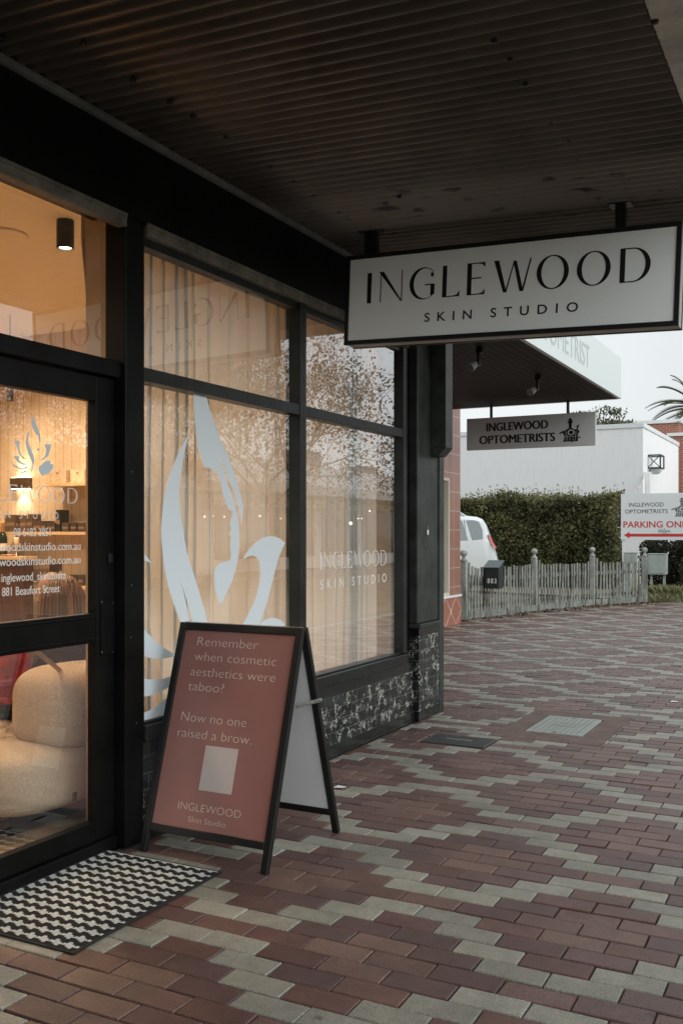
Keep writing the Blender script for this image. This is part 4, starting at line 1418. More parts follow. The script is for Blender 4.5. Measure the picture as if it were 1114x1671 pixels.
ym = onX(904.6, 600, -2.82).y
zb_, zt_ = onX(960, 601, -2.818).z, onX(960, 565, -2.818).z
text(ft, 'OPTOMETRIST', (-2.8175, ye - (ye - ym) * 1.62, zb_), (-2.8175, ye, zb_), zt_ - zb_, (0, 0, 1), (0, 0, 0), offset=.0)
ft.build('lettering', mat('faded_lettering', (.44, .50, .50), .5), fs_)
def flood(x, y):
    b = MB().box(x - .03, x + .03, y - .03, y + .03, 3.33, 3.391).box(x - .012, x + .012, y - .05, y + .01, 3.20, 3.335)
    o = b.build('floodlight', M_SIGNBLK, opt)
    MB().tube([(x - .02, y - .0, 3.235), (x - .05, y - .08, 3.19), (x - .065, y - .12, 3.165)], [.025, .045, .05], 14).build('lamp_head', mat('lamp_grey', (.16, .155, .15), .35), o)
for u, vv in ((782, 567), (877, 612)):
    q = onP(u, vv, Vector((0, 0, 3.392)), Vector((0, 0, 1)))
    flood(q.x, q.y)

EMBL = [(250, 850), (420, 850), (450, 870), (490, 850), (590, 850), (575, 770), (610, 785), (645, 775), (635, 755), (580, 750), (585, 680), (605, 655), (620, 610), (575, 575), (592, 525), (612, 480), (632, 440), (605, 468), (562, 482), (550, 520), (565, 560), (505, 575), (470, 545), (442, 540), (447, 430), (478, 368), (440, 362), (458, 318), (425, 318), (408, 288), (392, 318), (362, 325), (388, 362), (348, 388), (380, 430), (380, 540), (345, 545), (335, 580), (310, 560), (300, 590), (240, 600), (200, 618), (160, 645), (170, 668), (215, 650), (240, 632), (262, 690), (285, 720), (270, 800)]
def emblem(mb, mb2, P):
    mb.poly([P((x - 160) / 580., (870 - y) / 580.) for x, y in EMBL], P.t)
    for (cx_, cy_, r_) in ((430, 640, 66),):
        o_ = ell(cx_, cy_, r_ * 1.15, r_, 0, 360, 20)
        i_ = ell(cx_, cy_, r_ * .8, r_ * .7, 0, 360, 20)
        for q_ in strips(o_, i_):
            mb2.add([P((x - 160) / 580., (870 - y) / 580.) + P.l for x, y in q_], [(0, 1, 2, 3)])
    for (x0, y0, x1, y1) in ((310, 600, 318, 830), (345, 690, 352, 830), (400, 750, 408, 830), (470, 760, 478, 835), (520, 620, 527, 830), (550, 600, 556, 700), (300, 730, 560, 737), (395, 600, 402, 545)):
        mb2.add([P((x - 160) / 580., (870 - y) / 580.) + P.l for x, y in ((x0, y0), (x1, y0), (x1, y1), (x0, y1))], [(0, 1, 2, 3)])
os_ = thing('shop_sign', 'white hanging sign, shade put in its colour, lettered INGLEWOOD OPTOMETRISTS with black emblem under the dark canopy', 'sign', (-4.12, 14.03, 2.96))
ox0, ox1, oz0, oz1, oy = -5.096, -3.141, 2.716, 3.2, 14.0
MB().box(ox0, ox1, oy, oy + .06, oz0, oz1).build('board', mat('shaded_sign_face', (.52, .53, .53), .3), os_, bevel=.004)  # white face, its shade put into the colour
YS = oy - .0015
for s_, a_, b_, cpx in (('INGLEWOOD', (793.5, 703.5), (893, 699.5), 13.5), ('OPTOMETRISTS', (782, 724.5), (904.4, 720), 13.5)):
    b = MB()
    q0, q1 = onY(*a_, YS), onY(*b_, YS)
    z_ = (q0.z + q1.z) / 2
    for dx_, ly in ((-.007, 0), (0, -.0006), (.007, -.0012)):
        text(b, s_, (q0.x + dx_, YS + ly, z_), (q1.x + dx_, YS + ly, z_), cpx / 1573 * 14.3, (0, 0, 1), (0, 0, 0), offset=0.0)
    b.build('lettering', M_SIGNBLK, os_)
b, b2 = MB(), MB()
q0, q1 = onY(911.5, 722.5, YS), onY(946.5, 680.5, YS)
def Pe(x, y):
    return Vector((q0.x + x * (q1.x - q0.x) / .83, YS, q0.z + y * (q1.z - q0.z)))
Pe.t = Vector((0, -.001, 0))
Pe.l = Vector((0, -.0022, 0))
emblem(b, b2, Pe)
b.build('emblem', M_SIGNBLK, os_)
b2.build('emblem_detail', mat('shaded_sign_face', (.52, .53, .53), .3), os_)
for u in (801, 926):
    q = onY(u, 660, 14.03)
    MB().tube([(q.x, 14.03, 3.199), (q.x, 14.03, 3.40)], .022, 10).build('hanger', M_GRN, os_)

# ------------------------------------------------------------------ picket fence and letterbox
def wood_mat(name, c1, c2, dark):
    m = mat(name, c1, .85, var=.3, vscale=9, col2=c2)
    n, l = m.node_tree.nodes, m.node_tree.links
    b = n['Principled BSDF']
    src = b.inputs['Base Color'].links[0].from_socket
    tc = n.new('ShaderNodeTexCoord')
    mp = n.new('ShaderNodeMapping')
    mp.inputs['Scale'].default_value = (14, 14, 1.6)
    l.new(tc.outputs['Object'], mp.inputs[0])
    t = n.new('ShaderNodeTexNoise')
    t.inputs['Scale'].default_value = 1
    t.inputs['Detail'].default_value = 5
    l.new(mp.outputs[0], t.inputs['Vector'])
    r = n.new('ShaderNodeMapRange')
    r.inputs['From Min'].default_value = .50
    r.inputs['From Max'].default_value = .68
    l.new(t.outputs['Fac'], r.inputs['Value'])
    mx = n.new('ShaderNodeMix')
    mx.data_type = 'RGBA'
    mx.inputs[7].default_value = (*dark, 1)
    l.new(r.outputs[0], mx.inputs['Factor'])
    l.new(src, mx.inputs[6])
    l.new(mx.outputs[2], b.inputs['Base Color'])
    return m
M_PICK = wood_mat('peeling_paint_wood', (.16, .17, .15), (.29, .305, .275), (.045, .04, .032))
M_POSTW = wood_mat('old_post_wood', (.26, .28, .25), (.38, .40, .37), (.11, .12, .095))
fen = thing('picket_fence', 'weathered pale grey picket fence with turned post tops in front of the hedge', 'fence', tuple(FENCE[1]))
rf = random.Random(5)
for k, (a, b) in enumerate(zip(FENCE, FENCE[1:])):
    d_ = (b - a)
    L_ = d_.length
    d_.normalize()
    nr = Vector((d_.y, -d_.x, 0))
    m = MB()
    n = int((L_ - .16) / .093)
    for i in range(n):
        s_ = .11 + i * (L_ - .22) / (n - 1)
        e_ = min(s_, L_ - s_)
        h_ = .86 + .15 * max(0, 1 - (e_ - .05) / .22) ** 1.5 + rf.uniform(-.012, .012)
        p_ = a + d_ * (s_ - .031) + nr * .02
        lean = d_ * rf.uniform(-.012, .022)
        m.slab(p_ + Vector((0, 0, .07)), d_ * .052, Vector((lean.x, lean.y, h_ - .07)), nr * .013)
    for z in (.62, .17):
        m.slab(a + Vector((0, 0, z)) - nr * .025, d_ * L_, Vector((0, 0, .07)), nr * .04)
    m.slab(a + d_ * .05 + nr * .039 + Vector((0, 0, .012)), d_ * (L_ - .1), Vector((0, 0, .11)), nr * .022)
    m.build('picket_panel', M_PICK, fen)
for k, p_ in enumerate(FENCE):
    w_, h_ = .05, (.98, .98, .99, .97)[k]
    nr = Vector((.95, -.33, 0))
    o = MB().box(p_.x - w_, p_.x + w_, p_.y - w_, p_.y + w_, 0, h_).build('post', M_POSTW, fen, bevel=.006)
    MB().lathe((p_.x, p_.y, h_), [(.062, .0), (.062, .018), (.035, .04), (.028, .07), (.032, .085), (.056, .10), (.062, .13), (.055, .165), (.02, .185)], 16).build('finial', M_POSTW, o, smooth=True)
lb = thing('letterbox', 'dark green metal letterbox numbered 883 on the picket fence', 'letterbox', (-5.37, 15.85, .5))
q0, q1 = onY(790.5, 927, 15.75), onY(813, 961, 15.75)
b = MB().box(q0.x, q1.x, 15.75, 16.0, q1.z, q0.z)
b.add([(q0.x, 15.75, q0.z), (q1.x, 15.75, q0.z), (q1.x, 16.0, q0.z), (q0.x, 16.0, q0.z), (q0.x, 16.0, q0.z + .10), (q1.x, 16.0, q0.z + .10)], [(0, 1, 5, 4), (1, 2, 5), (0, 4, 3), (2, 3, 4, 5)])
M_LB = mat('letterbox_green', (.022, .030, .032), .4)
b.build('body', M_LB, lb, bevel=.003)
MB().hexa([(q0.x - .02, 15.72, q0.z + .004), (q1.x + .02, 15.72, q0.z + .004), (q1.x + .02, 16.01, q0.z + .118), (q0.x - .02, 16.01, q0.z + .118),
           (q0.x - .02, 15.72, q0.z + .014), (q1.x + .02, 15.72, q0.z + .014), (q1.x + .02, 16.01, q0.z + .130), (q0.x - .02, 16.01, q0.z + .130)]).build('lid', mat('letterbox_lid', (.075, .10, .11), .4), lb)
b = MB()
a_, b_ = onY(794.5, 951.5, 15.748), onY(809.5, 950.5, 15.748)
text(b, '883', (a_.x, 15.748, a_.z), (b_.x, 15.748, a_.z), 7.5 / 1573 * 16.5, (0, 0, 1), (0, 0, 0), offset=.02, space=1.3)
b.build('number', M_WHT, lb)
MB().box(q0.x + .04, q1.x - .04, 16.0005, 16.20, q1.z + .12, q1.z + .16).build('bracket', M_LB, lb)

# ------------------------------------------------------------------ white four wheel drive behind the fence
PH = R(18)
car_c = Vector((-6.60, 20.15, 0))          # near rear corner on the ground
ax = Vector((-math.cos(PH), -math.sin(PH), 0))   # towards the front
ay = Vector((-math.sin(PH), math.cos(PH), 0))    # away from the viewer
Cc = lambda x, y, z: car_c + ax * x + ay * (y + .93) + Vector((0, 0, z))
car = thing('parked_car', 'white four wheel drive wagon with roof rails parked behind the picket fence', 'car', tuple(car_c + ax * 2.3 + ay * .93))
M_CAR = mat('white_car_paint', (.72, .76, .78), .22)
M_CGL = mat('car_glass', (.22, .26, .265), .06, spec=1.0)  # pale base colour stands in for sky reflected in the windows
ST = [(0.0, .46, .58, .64, .67, .76, .72), (.02, .42, .62, .80, .84, .86, .80), (.07, .40, .70, .96, 1.02, .91, .86), (.14, .40, .80, 1.12, 1.20, .925, .86), (.20, .40, .84, 1.24, 1.40, .93, .82), (.28, .41, .85, 1.28, 1.63, .93, .78), (.36, .42, .85, 1.28, 1.75, .93, .76), (.48, .45, .85, 1.28, 1.80, .93, .75), (.75, .45, .85, 1.27, 1.83, .93, .74), (1.5, .38, .85, 1.25, 1.85, .93, .74), (2.5, .36, .85, 1.24, 1.82, .93, .72),
      (2.9, .36, .85, 1.23, 1.72, .93, .71), (3.3, .36, .85, 1.20, 1.40, .93, .74), (3.5, .38, .85, 1.14, 1.20, .93, .78), (4.2, .42, .82, 1.06, 1.12, .91, .78), (4.6, .42, .75, .95, .98, .86, .74), (4.75, .46, .66, .78, .80, .78, .68)]
def sect(s_):
    x, zb, zm, zl, zt, w_, wr = s_
    h_ = [(w_ * .9, zb), (w_, zb + .10), (w_ * 1.01, zm), (w_ * .99, zl), (wr + .03, zt - .07), (wr - .05, zt - .012), (wr - .25, zt + .015)]
    return [(x, -y, z) for y, z in h_] + [(x, y, z) for y, z in reversed(h_)]
b = MB()
nn = 14
for s_ in ST:
    b.v += [tuple(Cc(*p_)) for p_ in sect(s_)]
for i in range(len(ST) - 1):
    for j in range(nn):
        j2 = (j + 1) % nn
        b.f.append((i * nn + j, i * nn + j2, (i + 1) * nn + j2, (i + 1) * nn + j))
b.f.append(tuple(range(nn)))
b.f.append(tuple(reversed([(len(ST) - 1) * nn + j for j in range(nn)])))
body = b.build('body', M_CAR, car, smooth=True, sharp=28)
def side_y(x, z, sgn):
    for s0, s1 in zip(ST, ST[1:]):
        if s0[0] <= x <= s1[0]:
            f_ = (x - s0[0]) / (s1[0] - s0[0])
            s_ = [a_ + (b_ - a_) * f_ for a_, b_ in zip(s0, s1)]
            t_ = (z - s_[3]) / (s_[4] - .07 - s_[3])
            return sgn * (s_[5] * .99 + (s_[6] + .03 - s_[5] * .99) * max(0, t_) + .006)
def side_panel(pts, m, name, sgn=-1, parent=car, t=.004):
    # fan of small quads following the side surface
    b = MB()
    cx_ = sum(p_[0] for p_ in pts) / len(pts)
    cz_ = sum(p_[1] for p_ in pts) / len(pts)
    c_ = Cc(cx_, side_y(cx_, cz_, sgn), cz_)
    ring = [Cc(x, side_y(x, z, sgn), z) for x, z in pts]
    b.add([c_] + ring, [(0, i + 1, (i + 1) % len(pts) + 1) for i in range(len(pts))])
    return b.build(name, m, parent)
for sgn in (-1, 1):
    side_panel([(.34, 1.325), (.57, 1.30), (.71, 1.735), (.55, 1.74), (.43, 1.70), (.35, 1.52)], M_CGL, 'side_window', sgn)
    side_panel([(.66, 1.295), (1.95, 1.27), (1.95, 1.72), (.80, 1.735)], M_CGL, 'side_window', sgn)
    side_panel([(2.03, 1.29), (3.0, 1.27), (2.55, 1.68), (2.03, 1.70)], M_CGL, 'side_window', sgn)
    side_panel([(.595, .75), (.61, .75), (.76, 1.74), (.745, 1.74)], mat('seam_dark', (.05, .055, .06), .6), 'door_seam', sgn)
    side_panel([(1.98, .60), (1.99, .60), (1.99, 1.27), (1.98, 1.27)], mat('seam_dark', (.05, .055, .06), .6), 'door_seam', sgn)
    pr = [(.045, .90, 1.12), (.10, .925, 1.13), (.155, .925, 1.20), (.235, .89, 1.42), (.205, .86, 1.43), (.13, .89, 1.26)]
    b = MB()
    b.poly([Cc(x, sgn * (y + .018), z) for x, y, z in pr], ay * (-sgn * .05))
    b.build('tail_light', mat('tail_light_red', (.42, .06, .045), .2), car)
    MB().tube([Cc(.75, sgn * .62, 1.83), Cc(.85, sgn * .62, 1.90), Cc(2.3, sgn * .62, 1.91), Cc(2.45, sgn * .62, 1.83)], .032, 8).build('roof_rail', mat('rail_silver', (.45, .47, .48), .35), car)
    for x in (.95, 3.75):
        w_ = MB().tube([Cc(x, sgn * .70, .37), Cc(x, sgn * .70, .37) + ay * (sgn * .235)], .37, 26).build('wheel', mat('tyre', (.02, .02, .02), .8), car, bevel=.03)
        MB().tube([Cc(x, sgn * .93, .37), Cc(x, sgn * .93, .37) + ay * (sgn * .012)], .24, 20).build('rim', mat('rail_silver', (.45, .47, .48), .35), w_)
    q = Cc(1.32, side_y(1.32, 1.12, sgn) + sgn * .01, 1.12)
    MB().bar(q, q + ax * .17, .022, .03, col=None).build('door_handle', M_CAR, car, bevel=.005)
b = MB()
b.add([Cc(.30, -.62, 1.55), Cc(.30, .62, 1.55), Cc(.14, .70, 1.26), Cc(.14, -.70, 1.26)], [(0, 1, 2, 3)])
b.build('rear_window', M_CGL, car)
MB().slab(Cc(-.03, -.80, .50), ax * .06, ay * 1.6, Vector((0, 0, .22))).build('rear_bumper', M_CAR, car, bevel=.02)

# ------------------------------------------------------------------ foliage tools
def leaf_q(mb, p, s_, r_, col, asp=.5):
    d1 = Vector((r_.gauss(0, 1), r_.gauss(0, 1), r_.gauss(0, 1))).normalized()
    d2 = d1.orthogonal().normalized()
    d2 = (d2 * math.cos(r_.random() * 6.3) + d1.cross(d2) * math.sin(r_.random() * 6.3))
    k = len(mb.v)
    mb.v += [tuple(p - d1 * s_ * .5), tuple(p + d2 * s_ * asp * .5), tuple(p + d1 * s_ * .5), tuple(p - d2 * s_ * asp * .5)]
    mb.c += [col] * 4
    mb.f.append((k, k + 1, k + 2, k + 3))
def pick(r_, cols, lo=.75, hi=1.3):
    c_ = r_.choice(cols)
    k = r_.uniform(lo, hi)
    return tuple(x * k for x in c_)
from mathutils import noise as mnoise
M_LEAF = attr_mat('leaves', rough=.6, speck=0, bump=0, stain=0, trans=.25, spec=.3)
M_BARK = mat('bark', (.10, .075, .055), .9, var=.3, vscale=10, bump=.5)
HC = [(.15, .152, .064), (.108, .12, .052), (.19, .18, .078), (.084, .098, .044), (.17, .15, .072)]
# hedge
rh = random.Random(12)
hg = thing('hedge', 'tall clipped dark olive hedge behind the picket fence and white car', 'hedge', (-9, 26.2, 0))
hx0, hx1, hy0, hy1, hz = -16, -5.22, 25.5, 26.9, 2.42
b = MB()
b.box(hx0, hx1 - .20, hy0 + .20, hy1 - .1, 0, hz - .07)  # added dark box filling the hedge behind its leaves
b.build('core_box', mat('hedge_core', (.022, .024, .012), .95), hg)
b = MB()
for k in range(30000):
    q = rh.random()
    if q < .72:
        p_ = Vector((rh.uniform(max(hx0, -11), hx1), hy0, rh.uniform(0.1, hz)))
        nv = Vector((0, -1, 0))
    elif q < .88:
        p_ = Vector((rh.uniform(max(hx0, -11), hx1), rh.uniform(hy0, hy1), hz))
        nv = Vector((0, 0, 1))
    else:
        p_ = Vector((hx1, rh.uniform(hy0, hy1), rh.uniform(.1, hz)))
        nv = Vector((1, 0, 0))
    p_.z *= 1 + .05 * mnoise.noise(Vector((p_.x * .7, 3, 0)))
    w_ = mnoise.noise(p_ * 1.1) * .22 + mnoise.noise(p_ * 4.0) * .13
    dp = rh.random() ** 1.6 * .26
    p_ = p_ + nv * (w_ - dp + .03) + Vector((rh.gauss(0, .02), rh.gauss(0, .02), rh.gauss(0, .02)))
    leaf_q(b, p_, rh.uniform(.05, .11), rh, tuple(c_ * (1 + 1.1 * mnoise.noise(p_ * 1.3 + Vector((7, 0, 0))) * (.5 + .5 * p_.z / hz)) for c_ in pick(rh, HC, .5, 1.3)), .55)
for k in range(1500):
    x = rh.uniform(-11, hx1)
    y = rh.uniform(hy0, hy1)
    z = hz + mnoise.noise(Vector((x, y, hz)) * 1.1) * .22
    hh = rh.uniform(.03, .13) if rh.random() < .85 else rh.uniform(.15, .34)
    lx = rh.gauss(0, .03)
    for t_ in (.3, .6, .9, 1.0):
        leaf_q(b, Vector((x + lx * t_, y, z + hh * t_)), .07, rh, pick(rh, HC, .9, 1.5), .4)
b.build('foliage', M_LEAF, hg)

# ------------------------------------------------------------------ buildings beyond
wb = thing('white_building', 'plain white rendered flat roofed building behind the hedge', 'building', (-12, 36, 0))
MB().box(-24, -5.67, 32, 39.6, -.05, 4.86).build('wall', wood_mat('white_render', (.755, .77, .785), (.78, .79, .805), (.725, .74, .755)), wb)
MB().box(-24.03, -5.63, 31.96, 39.6, 4.862, 5.01).build('parapet_coping', mat('pale_coping', (.66, .70, .72), .5), wb, bevel=.01)
MB().box(-5.668, -5.50, 32.35, 32.62, 0, 3.45).build('duct', M_WHT, wb, bevel=.02)
MB().tube([onX(1034, 806, -5.66), onX(1046, 790, -5.66), onX(1050, 770, -5.66)], .02, 8).build('cable', M_GUT, wb)
fx = thing('wall_fixture', 'black square cross braced cage over a pale half drum on the white building', 'wall fitting', (-5.4, 33.0, 3.9))
q0, q1 = onY(1055.5, 743, 32.9), onY(1076.5, 763, 32.9)
b = MB()
for (a_, b_) in (((q0.x, q0.z), (q1.x, q0.z)), ((q0.x, q1.z), (q1.x, q1.z)), ((q0.x, q0.z), (q0.x, q1.z)), ((q1.x, q0.z), (q1.x, q1.z)), ((q0.x, q0.z), (q1.x, q1.z)), ((q0.x, q1.z), (q1.x, q0.z))):
    th_ = .045 if (a_[0] == b_[0] or a_[1] == b_[1]) else .026
    b.bar((a_[0], 32.9, a_[1]), (b_[0], 32.9, b_[1]), th_, th_, up=(0, 1, 0))
    if th_ > .03:
        b.bar((a_[0], 33.6, a_[1]), (b_[0], 33.6, b_[1]), th_, th_, up=(0, 1, 0))
for x in (q0.x, q1.x):
    for z in (q0.z, q1.z):
        b.bar((x, 32.9, z), (x, 33.6, z), .04, .04)
b.build('frame', mat('fixture_black', (.05, .06, .065), .5), fx)
cxm = (q0.x + q1.x) / 2
MB().lathe((cxm, 33.2, q1.z - .20), [(.05, 0), (.14, .03), (.20, .10), (.21, .17)], 20).build('half_drum', mat('drum_grey', (.50, .55, .56), .5), fx, smooth=True)
MB().bar((-5.66, 33.2, q1.z + .02), (q0.x, 33.2, q1.z + .02), .04, .04).build('bracket', mat('fixture_black', (.05, .06, .065), .5), fx)
M_RBRK = tile_mat('red_brick', (.36, .115, .065), (.28, .085, .05), (.40, .33, .28), .24, .086, axis='XZ', mortar=.12, rough=.85)
bk = thing('brick_building', 'red brick building with white copings at the right beyond the white building', 'building', (-5, 43, 0))
q = onY(1107, 683, 44)
MB().box(-7.95, -6.28, 44, 52, 0, 6.28).build('tall_wall', M_RBRK, bk)
MB().box(-8.05, -6.18, 43.93, 52, 6.282, 6.44).build('coping', M_WHT, bk, bevel=.01)
MB().box(-6.24, -2.2, 41, 43.9, 0, 5.40).build('front_wall', M_RBRK, bk)
MB().box(-6.32, -2.1, 40.93, 43.9, 5.402, 5.53).build('coping', M_WHT, bk, bevel=.01)
MB().lathe((-7.1, 46, 6.44), [(.3, 0), (.3, .1), (.2, .16)], 16).build('roof_vent', M_FLASH, bk)

# ------------------------------------------------------------------ trees beyond
rg_ = random.Random(21)
gt = thing('gum_tree', 'loose grey green gum tree showing over the white building', 'tree', (-11.4, 52, 0))
MB().tube([(-11.4, 52, 0), (-11.5, 52, 3), (-11.2, 52.1, 5), (-11.3, 52, 6.4)], [.28, .22, .15, .08], 10).build('trunk', M_BARK, gt, smooth=True)
b, tw_ = MB(), MB()
GC = [(.10, .115, .062), (.075, .09, .05), (.13, .135, .075), (.06, .075, .042)]
for k in range(46):
    t_ = rg_.random()
    c_ = Vector((-11.4 + rg_.uniform(-1.75, 1.75), 52 + rg_.uniform(-1.5, 1.5), rg_.uniform(6.3, 8.15)))
    if abs(c_.x + 11.4) > 1.1 and c_.z > 7.9:
        c_.z -= .45
    tw_.tube([(-11.3, 52, 6.0 + rg_.random() * .5), ((c_.x - 11.3) / 2, (c_.y + 52) / 2, (c_.z + 6.2) / 2 + .1), tuple(c_)], [.06, .035, .012], 6)
    for i in range(42):
        leaf_q(b, c_ + Vector((rg_.gauss(0, .2), rg_.gauss(0, .2), rg_.gauss(0, .11))), rg_.uniform(.14, .3), rg_, pick(rg_, GC), .35)
tw_.build('limbs', M_BARK, gt)
b.build('crown', M_LEAF, gt)
pl = thing('palm_tree', 'palm with arching green fronds above the red brick building', 'palm tree', (-5.62, 46.2, 0))
pc = Vector((-5.62, 46.2, 7.05))
MB().tube([(-5.62, 46.2, 0), (-5.6, 46.2, 4), tuple(pc)], [.30, .25, .22], 14).build('trunk', M_BARK, pl, smooth=True)
fr_n = 0
fronds = []
for k in range(26):
    az = 2 * math.pi * k / 26 + rg_.uniform(-.1, .1)
    fronds.append((az, rg_.uniform(.05, 1.25), rg_.uniform(2.4, 3.2)))
for az, el in ((math.pi - .05, .55), (math.pi + .2, .85), (math.pi - .25, .25), (math.pi + .1, 1.1), (math.pi - .1, .02)):
    fronds.append((az, el, 3.2))
for az, el, ln in fronds:
    b = MB()
    h_ = Vector((math.cos(az), math.sin(az), 0))
    pts, n = [], 15
    for i in range(n):
        t_ = i / (n - 1)
        pts.append(pc + h_ * (ln * t_ * math.cos(el) * (1 - .08 * t_)) + Vector((0, 0, ln * (math.sin(el) * t_ - (.30 + .18 * math.cos(el)) * t_ * t_))))
    kk = rg_.uniform(.75, 1.3)
    col = (.085 * kk, .10 * kk, .042 * kk)
    b.tube(pts, [.03 - .022 * i / n for i in range(n)], 5, col=(.16 * kk, .15 * kk, .07 * kk))
    sd_ = h_.cross(Vector((0, 0, 1)))
    for i in range(1, n):
        for sub in (0, .33, .66):
            t_ = (i - 1 + sub) / (n - 1)
            p_ = pts[i - 1].lerp(pts[i], sub)
            d_ = (pts[i] - pts[i - 1]).normalized()
            ll = .42 * math.sin(math.pi * min(1, t_ * .85 + .15)) + .06
            for s_ in (1, -1):
                tip = p_ + (d_ * .75 + sd_ * s_ * .65 + Vector((0, 0, .12))).normalized() * ll
                w_ = Vector((0, 0, .02)) + d_ * .035
                b.add([p_ - w_, p_ + w_, tip], [(0, 1, 2)], tuple(x * rg_.uniform(.8, 1.25) for x in col))
    b.build('frond', M_LEAF, pl)

# ------------------------------------------------------------------ parking sign, service boxes, shrubs, weeds
ps = thing('parking_sign', 'white board sign reading INGLEWOOD OPTOMETRISTS PARKING ONLY with a red arrow', 'sign', (-3.7, 23.03, 0))
a_, b_ = onY(1012.3, 806, 23), onY(1012.3, 881, 23)
MB().box(a_.x, -2.72, 23, 23.03, b_.z, a_.z).build('board', mat('sign_board_white', (.72, .75, .77), .4), ps, bevel=.003)
for x in (a_.x + .05, -2.85):
    MB().box(x - .03, x + .03, 23.031, 23.09, -.01, a_.z - .05).build('post', M_WHT, ps)
YS2 = 22.998
for s_, l_, r_, cpx in (('INGLEWOOD', (1025.4, 827), (1082, 826.8), 6.3), ('OPTOMETRISTS', (1019, 838), (1088.5, 837.6), 6.3)):
    b = MB()
    q0, q1 = onY(*l_, YS2), onY(*r_, YS2)
    text(b, s_, (q0.x, YS2, q0.z), (q1.x, YS2, q0.z), cpx / 1573 * 22.6, (0, 0, 1), (0, 0, 0), offset=0.0)
    b.build('black_lettering', M_SIGNBLK, ps)
b = MB()
q0, q1 = onY(1016.2, 860.8, YS2), onY(1130, 860.8, YS2)
text(b, 'PARKING ONLY', (q0.x, YS2, q0.z), (q1.x, YS2, q0.z), 9.6 / 1573 * 22.6, (0, 0, 1), (0, 0, 0), offset=.018)
b.build('red_lettering', mat('sign_red', (.55, .045, .035), .4), ps)
b = MB()
q0, q1 = onY(1017, 873.3, YS2), onY(1126, 873.3, YS2)
b.add([(q0.x, YS2, q0.z), (q0.x + .13, YS2, q0.z - .075), (q0.x + .13, YS2, q0.z + .075)], [(0, 1, 2)])
b.add([(q0.x + .125, YS2, q0.z - .034), (q1.x, YS2, q0.z - .034), (q1.x, YS2, q0.z + .034), (q0.x + .125, YS2, q0.z + .034)], [(0, 1, 2, 3)])
b.build('red_arrow', mat('sign_red', (.55, .045, .035), .4), ps)
b, b2 = MB(), MB()
q0, q1 = onY(1094, 844, YS2), onY(1128, 811, YS2)
def Pe2(x, y):
    return Vector((q0.x + x * (q1.x - q0.x) / .83, YS2, q0.z + y * (q1.z - q0.z)))
Pe2.t = Vector((0, -.001, 0))
Pe2.l = Vector((0, -.0022, 0))
emblem(b, b2, Pe2)
b.build('emblem', mat('emblem_grey', (.16, .17, .18), .5), ps)
b2.build('emblem_detail', mat('sign_board_white', (.72, .75, .77), .4), ps)
b = MB()
sq = [(1074, 864), (1075, 868), (1077.5, 867), (1078, 863.5), (1081, 870), (1083, 862), (1085, 868), (1083.5, 871.5), (1087, 866), (1091, 865.5), (1089, 868.5), (1093, 866.5)]
b.tube([onY(x, y, YS2 - .001) for x, y in sq], .009, 6)
b.build('graffiti_scribble', mat('marker_grey', (.20, .23, .24), .6), ps)
M_UT = mat('pale_green_box', (.36, .41, .385), .55, var=.12, vscale=8)
def ubox(x0, x1, z0, z1, y, lab, leg):
    t = thing('utility_box', lab, 'utility box', ((x0 + x1) / 2, y, 0), 'utility boxes')
    MB().box(x0, x1, y, y + .25, z0, z1).build('cabinet', M_UT, t, bevel=.01)
    MB().box(x0 + .03, x1 - .03, y - .008, y - .0005, z0 + .03, z1 - .04).build('door', M_UT, t, bevel=.003)
    MB().box(x0 - .01, x1 + .01, y - .01, y + .26, z1 + .001, z1 + .025).build('lid', M_UT, t, bevel=.004)
    for x in ((x0 + .06, x1 - .06) if leg else ((x0 + x1) / 2,)):
        MB().box(x - .025, x + .025, y + .1, y + .15, -.01, z0 - .001).build('leg', M_UT, t)
q0, q1 = onY(1056, 905, 22.2), onY(1086, 938, 22.2)
ubox(q0.x, q1.x, q1.z, q0.z, 22.2, 'pale green square utility box on a stub post right of the fence end', True)
q0, q1 = onY(1017, 903, 22.6), onY(1036, 920, 22.6)
ubox(q0.x, q1.x, q1.z, q0.z, 22.6, 'small pale utility box showing behind the last fence pickets', True)
def shrub(x0, x1, y0, y1, z1, nl, cols, lab, seed, ls=.09):
    r_ = random.Random(seed)
    t = thing('shrub', lab, 'shrub', ((x0 + x1) / 2, (y0 + y1) / 2, 0), 'shrubs beyond the fence')
    b, s_ = MB(), MB()
    cx_, cy_ = (x0 + x1) / 2, (y0 + y1) / 2
    for k in range(26):
        e_ = Vector((r_.uniform(x0, x1), r_.uniform(y0, y1), r_.uniform(.4, 1) * z1))
        s_.tube([(cx_ + r_.gauss(0, .12), cy_, -.01), tuple(Vector((cx_, cy_, z1 * .4)).lerp(e_, .5)), tuple(e_)], [.025, .015, .005], 5)
    for k in range(nl):
        p_ = Vector((r_.uniform(x0, x1), r_.uniform(y0, y1), (r_.random() ** .8) * z1))
        f_ = mnoise.noise(p_ * 2.2 + Vector((seed, 0, 0)))
        ed = max(abs(p_.x - cx_) / (x1 - x0), abs(p_.y - cy_) / (y1 - y0)) * 2
        if f_ < -.25 or ed ** 3 + (p_.z / z1) ** 4 > 1.35 + f_:
            continue
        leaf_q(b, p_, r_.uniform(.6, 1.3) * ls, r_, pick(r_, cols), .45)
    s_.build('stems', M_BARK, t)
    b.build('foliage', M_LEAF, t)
shrub(-4.4, -2.6, 24.2, 25.6, 1.35, 17000, [(.028, .032, .018), (.04, .04, .024), (.02, .025, .015)], 'dense dark shrub under the parking sign', 31)
shrub(-3.30, -1.8, 22.9, 24.0, 1.0, 11000, [(.075, .055, .036), (.055, .042, .03), (.095, .072, .045), (.045, .045, .026)], 'brown half dry shrub right of the utility box', 32)
rw = random.Random(8)
b = MB()
